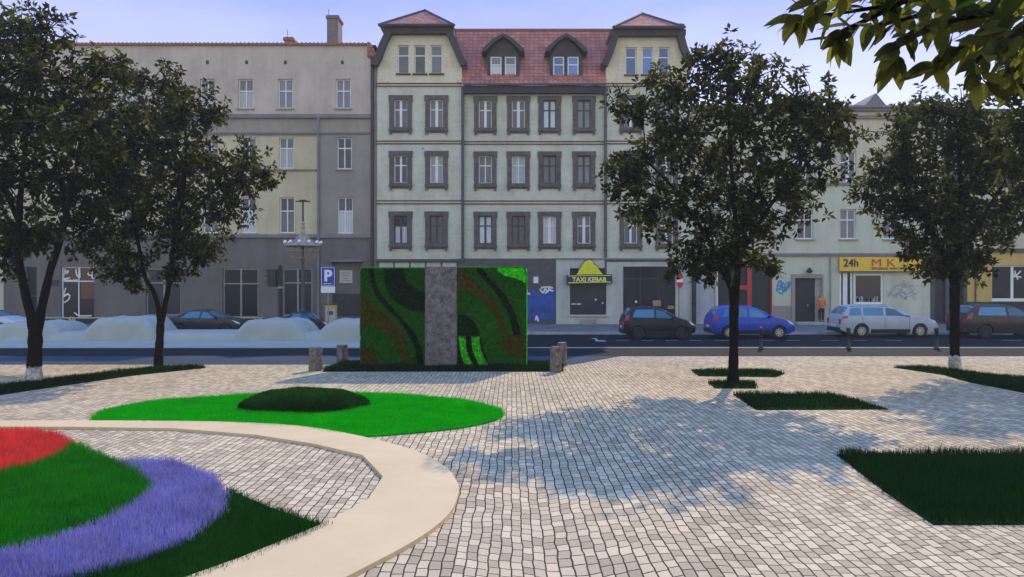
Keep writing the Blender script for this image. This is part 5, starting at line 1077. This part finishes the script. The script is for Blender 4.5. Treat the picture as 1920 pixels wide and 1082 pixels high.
for s_ in (-1, 1): q = MB(); q.ball((ppx+s_*.10, ppy-.10, .205), (.05, .13, .045), 0, 12); q.build('shoe', M['black_trim'], PE, True)

# ------------------------------------------------------------------ trees
def tree(name, Y, trunk, limbs, lobes, label, group='square trees', leaf=.20, dens=98, seed=1, wash=None):
    """trunk and limbs drawn as px paths at depth Y; crown = leaf sprigs in uneven lobes (px, py, radius, depth offset)"""
    r = np.random.default_rng(seed); rr = random.Random(seed); p3 = lambda a: Vector(P(a[0], a[1], Y+(a[3] if len(a) > 3 else 0)))
    base = p3(trunk[0]); base.z = 0; t = thing(name, base, label, 'tree', group); b = MB(); sc = Y/F
    def path(pts, n=4):
        q = smooth_line([tuple(p3(a))+(a[2]*sc,) for a in pts], n); pp = [Vector(a[:3]) for a in q]; rads = [max(.006, a[3]*(1+.07*math.sin(i*1.7+seed))) for i, a in enumerate(q)]
        return pp, rads
    pp, ra = path(trunk); pp[0].z = -.05; b.tube(pp, ra, 12); nodes = []
    for l in limbs:
        q, ra = path(l); b.tube(q, ra, 9); nodes += [(x, y) for x, y in zip(q, ra)][2:]
    Cs, Ds = [], []
    for (lx, ly, lr, dy) in lobes:
        c = Vector(P(lx, ly, Y+dy)); R0 = lr*sc
        cand = sorted(nodes, key=lambda k: (k[0]-c).length+max(0, k[0].z-c.z+.2)*2)[0]
        a = cand[0]; mid = a.lerp(c, .5)+Vector((rr.uniform(-.12, .12), rr.uniform(-.12, .12), rr.uniform(.0, .25))); w0 = min(cand[1]*.8, .06)
        pth = [Vector(q) for q in smooth_line([tuple(a), tuple(mid), tuple(c)], 4)]; b.tube(pth, [w0*(1-.75*i/(len(pth)-1)) for i in range(len(pth))], 6)
        n = int(dens*R0*R0)+8
        u = r.normal(size=(n, 3)); u /= np.linalg.norm(u, axis=1, keepdims=True); q = r.uniform(0, 1, (n, 1))**.45
        sc_ = r.normal(size=(11, 3)); sc_ /= np.linalg.norm(sc_, axis=1, keepdims=True); pk = r.integers(0, 11, n); cl = r.uniform(0, 1, n) < .55     # most sprigs gather in clumps on the shell
        w_ = sc_[pk]*.86+r.normal(size=(n, 3))*.17; qn = np.linalg.norm(w_, axis=1, keepdims=True); u = np.where(cl[:, None], w_/qn, u); q = np.where(cl[:, None], np.minimum(qn, 1.12), q)
        lum = 1+.24*np.sin(u[:, 0:1]*6+lx)*np.sin(u[:, 2:3]*5+ly)+.10*np.sin(u[:, 1:2]*9+lx)
        C = np.array(c)+u*q*R0*lum*np.array([1.04, 1.0, .92]); Cs.append(C); D = u*.9+r.normal(size=(n, 3))*.45+np.array([0, 0, .12]); Ds.append(D)
        for k in r.choice(n, min(n, 16+int(14*R0)), replace=False):     # twigs that carry the sprigs
            e = Vector(C[k]); s_ = pth[rr.randint(len(pth)//2, len(pth)-1)]; m_ = s_.lerp(e, .55)+Vector((rr.uniform(-.1, .1), rr.uniform(-.1, .1), rr.uniform(0, .1)))
            b.tube([s_, m_, e], [.016, .011, .005], 4, 0, False)
    b.build('trunk', M['bark'], t, True)
    C = np.concatenate(Cs); D = np.concatenate(Ds); D /= np.linalg.norm(D, axis=1, keepdims=True); n = len(C)
    A = np.cross(D, r.normal(size=(n, 3))); A /= np.linalg.norm(A, axis=1, keepdims=True); B_ = np.cross(D, A); Vs, Fs, o = [], [], 0
    K = 7
    for k in range(K):
        ang = 2*np.pi*k/K+r.uniform(-.35, .35, n); dr_ = A*np.cos(ang)[:, None]+B_*np.sin(ang)[:, None]
        ld = dr_*1.0+D*(.35 if k % 2 else .75)+np.array([0, 0, -.22]); nr = D+r.normal(size=(n, 3))*.35
        st = C+dr_*leaf*.12-D*leaf*(.25*(k % 3)); V, FC = leaves(st, ld, nr, leaf*r.uniform(.65, 1.15, n), leaf*.46*r.uniform(.8, 1.2, n)); Vs.append(V); Fs.append(FC+o); o += len(V)
    npmesh('crown', np.concatenate(Vs), np.concatenate(Fs), M['leaf'], t)
    if wash:
        q = MB(); z1 = wash; k = 14; vs = []; fs = []
        for j in range(9):
            z = z1*j/8; zz = z+(.10*math.sin(j*2.1) if j == 8 else 0)
            f = z/(max(.01, pp[4].z-0)); i0 = 0
            while i0 < len(pp)-2 and pp[i0+1].z < z: i0 += 1
            f = (z-pp[i0].z)/max(1e-4, pp[i0+1].z-pp[i0].z); c = pp[i0].lerp(pp[i0+1], f); ra0 = path(trunk)[1]; rad_ = ra0[i0]*(1-f)+ra0[i0+1]*f+.008
            for m_ in range(k): a = 2*math.pi*m_/k; vs.append((c.x+rad_*math.cos(a), c.y+rad_*math.sin(a), z+(rr.uniform(-.12, .04) if j == 8 else 0)))
        for j in range(8):
            for m_ in range(k): fs.append((j*k+m_, j*k+(m_+1) % k, (j+1)*k+(m_+1) % k, (j+1)*k+m_))
        q.add(vs, fs); q.build('lime_wash', M['limewash'], t, True)
    return t
tree('square_tree', 17.83, [(62, 712, 15), (64, 690, 12.5), (66, 650, 12), (66, 622, 12)],
     [[(66, 626, 10), (56, 585, 8), (42, 525, 7), (34, 470, 6.5), (36, 400, 5.5), (45, 300, 4, .3), (60, 180, 3, .2), (85, 90, 2)], [(67, 628, 10), (80, 570, 7.5), (95, 505, 6.5), (110, 460, 6), (128, 380, 5, -.3), (150, 280, 4, -.4), (155, 190, 3)], [(108, 465, 4), (92, 440, 3.2, .4), (78, 420, 2.5, .7)], [(36, 420, 4), (0, 340, 3.5, .4), (-50, 260, 3, .5)]],
     [(92, 58, 50, 0), (15, 45, 62, .5), (40, 130, 85, -.4), (135, 150, 75, .5), (205, 125, 48, 0), (-60, 130, 100, .3), (60, 240, 105, .6), (180, 235, 90, -.6), (-70, 260, 120, -.3), (20, 350, 95, .2), (130, 340, 85, .8), (215, 330, 70, 0), (-50, 420, 90, .4), (60, 430, 55, -.9), (150, 425, 60, .3), (10, 480, 40, .4)],
     'tall left tree with a forked trunk and lime washed foot at the left edge', seed=11, wash=.36)
tree('square_tree', 20.6, [(297, 686, 9), (298, 660, 7.5), (300, 630, 7), (301, 603, 7)],
     [[(301, 608, 6), (297, 575, 4.8), (287, 545, 4.2), (272, 520, 3.8), (262, 470, 3.2), (250, 400, 2.8, .4), (245, 300, 2.2)], [(302, 608, 6), (310, 570, 4.8), (318, 530, 4.2), (322, 490, 3.8), (330, 430, 3.2), (345, 350, 2.8, -.4), (350, 260, 2.2)], [(328, 440, 2.6), (370, 390, 2.2, .3), (420, 340, 1.8)]],
     [(283, 150, 62, .2), (350, 205, 58, -.3), (395, 215, 24, 0), (240, 215, 75, .5), (310, 270, 95, -.2), (400, 305, 70, .5), (450, 320, 55, 0), (500, 328, 26, 0), (225, 330, 90, -.5), (330, 370, 90, .5), (420, 395, 55, -.2), (250, 425, 85, .2), (345, 460, 58, -.3), (385, 470, 35, .3), (215, 470, 60, .4), (250, 515, 32, 0), (330, 510, 26, .2)],
     'second tree from the left with a forked trunk standing on the long grass strip', seed=23)
tree('square_tree', 17.14, [(1374, 719, 12), (1375, 690, 9), (1376, 640, 8.5), (1376, 590, 8.5), (1377, 558, 9)],
     [[(1376, 565, 7.5), (1371, 540, 6), (1362, 520, 5.5), (1345, 480, 5), (1310, 420, 4, .4), (1260, 350, 3, .5), (1210, 300, 2)], [(1378, 565, 7.5), (1381, 535, 6.5), (1383, 505, 6), (1382, 450, 5), (1375, 360, 4.2, -.3), (1368, 260, 3.4, 0), (1366, 150, 2.2)], [(1383, 490, 5), (1410, 440, 4, -.5), (1455, 370, 3.4, -.4), (1510, 310, 2.6, 0), (1560, 260, 2)]],
     [(1366, 105, 42, 0), (1325, 145, 62, .4), (1415, 150, 65, -.4), (1250, 165, 52, .2), (1195, 195, 48, -.3), (1485, 185, 62, .3), (1545, 215, 58, -.2), (1592, 250, 34, .2), (1290, 240, 92, -.5), (1400, 255, 105, .5), (1500, 290, 82, -.4), (1205, 290, 68, .5), (1170, 340, 46, 0), (1310, 350, 100, .5), (1420, 365, 92, -.3), (1225, 385, 62, -.2), (1500, 370, 42, .3), (1330, 445, 82, .2), (1410, 445, 62, -.5), (1290, 480, 46, .2), (1345, 505, 36, -.3), (1430, 490, 34, .2)],
     'middle right tree with a slim forked trunk and broad crown before the brick tenement', seed=37)
tree('square_tree', 19.6, [(1791, 697, 11), (1790, 670, 9), (1790, 610, 8), (1790, 560, 8.5), (1791, 535, 9)],
     [[(1790, 540, 7), (1780, 505, 5.5), (1755, 450, 4.5), (1715, 380, 3.6, .4), (1680, 310, 2.6)], [(1791, 540, 7), (1797, 490, 5.8), (1800, 400, 4.6, -.3), (1800, 300, 3.4, 0), (1790, 220, 2.4)], [(1798, 480, 4.5), (1840, 410, 3.6, .3), (1885, 340, 2.6)]],
     [(1735, 208, 45, 0), (1800, 205, 58, .4), (1700, 260, 62, -.3), (1775, 270, 85, .3), (1860, 255, 70, -.3), (1665, 320, 50, .3), (1720, 345, 72, -.4), (1815, 345, 95, .4), (1900, 320, 75, 0), (1625, 370, 38, 0), (1680, 400, 55, .3), (1760, 415, 80, -.3), (1845, 425, 58, .3), (1715, 455, 40, .2), (1785, 485, 62, .2), (1825, 500, 32, -.2), (1750, 505, 28, 0), (1895, 395, 40, .2)],
     'right hand tree with a straight trunk and lime washed foot before the ochre shop', seed=53, wash=.45)
tree('square_tree', 15.2, [(2075, 740, 15), (2074, 690, 12), (2070, 600, 11), (2066, 520, 11)],
     [[(2066, 530, 10), (2040, 440, 7), (2000, 330, 5), (1960, 230, 3.5)], [(2067, 530, 10), (2075, 400, 7), (2060, 250, 5), (2040, 130, 3)], [(2070, 470, 7), (2130, 360, 5), (2180, 250, 3)]],
     [(1925, 85, 48, 0), (1905, 160, 42, .3), (1965, 130, 75, -.3), (2050, 100, 90, .2), (1925, 240, 52, .2), (2000, 250, 95, -.3), (2110, 220, 110, .3), (1930, 320, 48, 0), (2030, 370, 90, .2), (2140, 350, 90, -.2), (2060, 20, 70, 0), (1960, 400, 40, 0)],
     'dark tree at the right edge with only the left side of its crown in view', seed=71)

# ---- branch of a broad leaved tree hanging into the top right corner
OT = thing('overhanging_tree', (6.2, 3.4, 0), 'tree outside the picture whose broad leaved branch hangs into the top right corner', 'tree')
b = MB(); b.tube([(6.2, 3.4, -.05), (6.18, 3.4, 1.2), (6.1, 3.38, 2.6), (6.0, 3.35, 4.2), (5.9, 3.3, 6.0)], [.26, .20, .17, .13, .07], 12)
rr = random.Random(5); CC, DD, NN, LL = [], [], [], []
lead = Vector(P(2000, -70, 3.15)); b.tube([(6.08, 3.38, 3.0), (5.0, 3.3, 3.55), (3.6, 3.2, 3.85), tuple(lead)], [.07, .05, .035, .02], 8)
twigs = [[(2000, -70, 3.15), (1820, -25, 3.1), (1690, 5, 3.05), (1590, 22, 3.0), (1525, 30, 2.95), (1490, 32, 2.95)],
         [(2000, -70, 3.15), (1900, 10, 3.0), (1800, 35, 2.9), (1720, 55, 2.85), (1690, 80, 2.85), (1680, 110, 2.85)],
         [(2000, -70, 3.15), (1930, 40, 2.8), (1880, 80, 2.7), (1830, 115, 2.7), (1840, 150, 2.7)],
         [(1690, 5, 3.05), (1620, 40, 3.0), (1580, 58, 3.0), (1570, 75, 3.0)], [(1820, -25, 3.1), (1740, 20, 3.2), (1680, 40, 3.2), (1640, 45, 3.2)],
         [(1900, 10, 3.0), (1850, 60, 2.9), (1780, 100, 2.9), (1750, 125, 2.9)], [(2000, -70, 3.15), (1960, 60, 3.3), (1920, 110, 3.3), (1890, 150, 3.3)], [(2000, -70, 3.15), (1990, 0, 3.0), (1960, 50, 2.9), (1925, 60, 2.9)],
         [(1820, -25, 3.1), (1720, -40, 3.0), (1600, -15, 2.9), (1520, 0, 2.9)]]
for tw in twigs:
    p = [Vector(q) for q in smooth_line([P(x, y, Y) for x, y, Y in tw], 5)]; b.tube(p, [.012*(1-.75*i/(len(p)-1))+.002 for i in range(len(p))], 5)
    for i in range(4, len(p)):
        d = (p[i]-p[i-1]).normalized()
        for s_ in range(2 if i < len(p)-1 else 4):
            side = Vector((rr.uniform(-1, 1), rr.uniform(-1, 1), rr.uniform(-.9, .5))).normalized()
            D = d*.55+side*.8+Vector((-.12, 0, -.22)); CC.append(p[i]+side*.008); DD.append(D); NN.append((rr.uniform(-.5, .5), rr.uniform(-1.0, -.1), rr.uniform(.15, 1.0))); LL.append(rr.uniform(.075, .135))
for i in range(420):
    x, y = rr.uniform(1640, 2060), rr.uniform(-120, 120)
    if y > 118-(1960-x)*.36+rr.uniform(-22, 22): continue
    CC.append(Vector(P(x, y, rr.uniform(2.7, 3.5)))); DD.append(Vector((rr.uniform(-1, .4), rr.uniform(-.7, .7), rr.uniform(-.9, .2)))); NN.append((rr.uniform(-.5, .5), rr.uniform(-1, -.1), rr.uniform(.1, 1))); LL.append(rr.uniform(.09, .16))
Vs, Fs = [], []
for c, d, nr, ln_ in zip(CC, DD, NN, LL):
    d = Vector(d).normalized(); nr = Vector(nr); s_ = d.cross(nr).normalized(); u_ = s_.cross(d); o = len(Vs); K = 9; wd = ln_*rr.uniform(.44, .56); curl = rr.uniform(.02, .22); fold = rr.uniform(.05, .25)
    for k in range(K):
        f = k/(K-1); wv = wd/2*(math.sin(math.pi*min(1, f*.96+.02)**.80)**.85)*(1-.28*f); cc = Vector(c)+d*ln_*(f+.12)-u_*ln_*curl*f*f
        Vs += [cc-s_*wv+u_*wv*fold, cc, cc+s_*wv+u_*wv*fold]
    for k in range(K-1):
        a = o+k*3; Fs += [(a, a+1, a+4, a+3), (a+1, a+2, a+5, a+4)]
    b.tube([c, Vector(c)+d*ln_*.13], .0016, 4, 0, False)
b.build('trunk', M['bark'], OT, True)
npmesh('crown', [tuple(v) for v in Vs], Fs, M['leaf_near'], OT, None, True)

if HAZE:
    hm = MB(); hm.box(-75, 75, -35, YF+20, -1.2, 24); tag(hm.build('haze', hz), 'pale summer haze in the air of the square', 'haze', None, 'stuff')
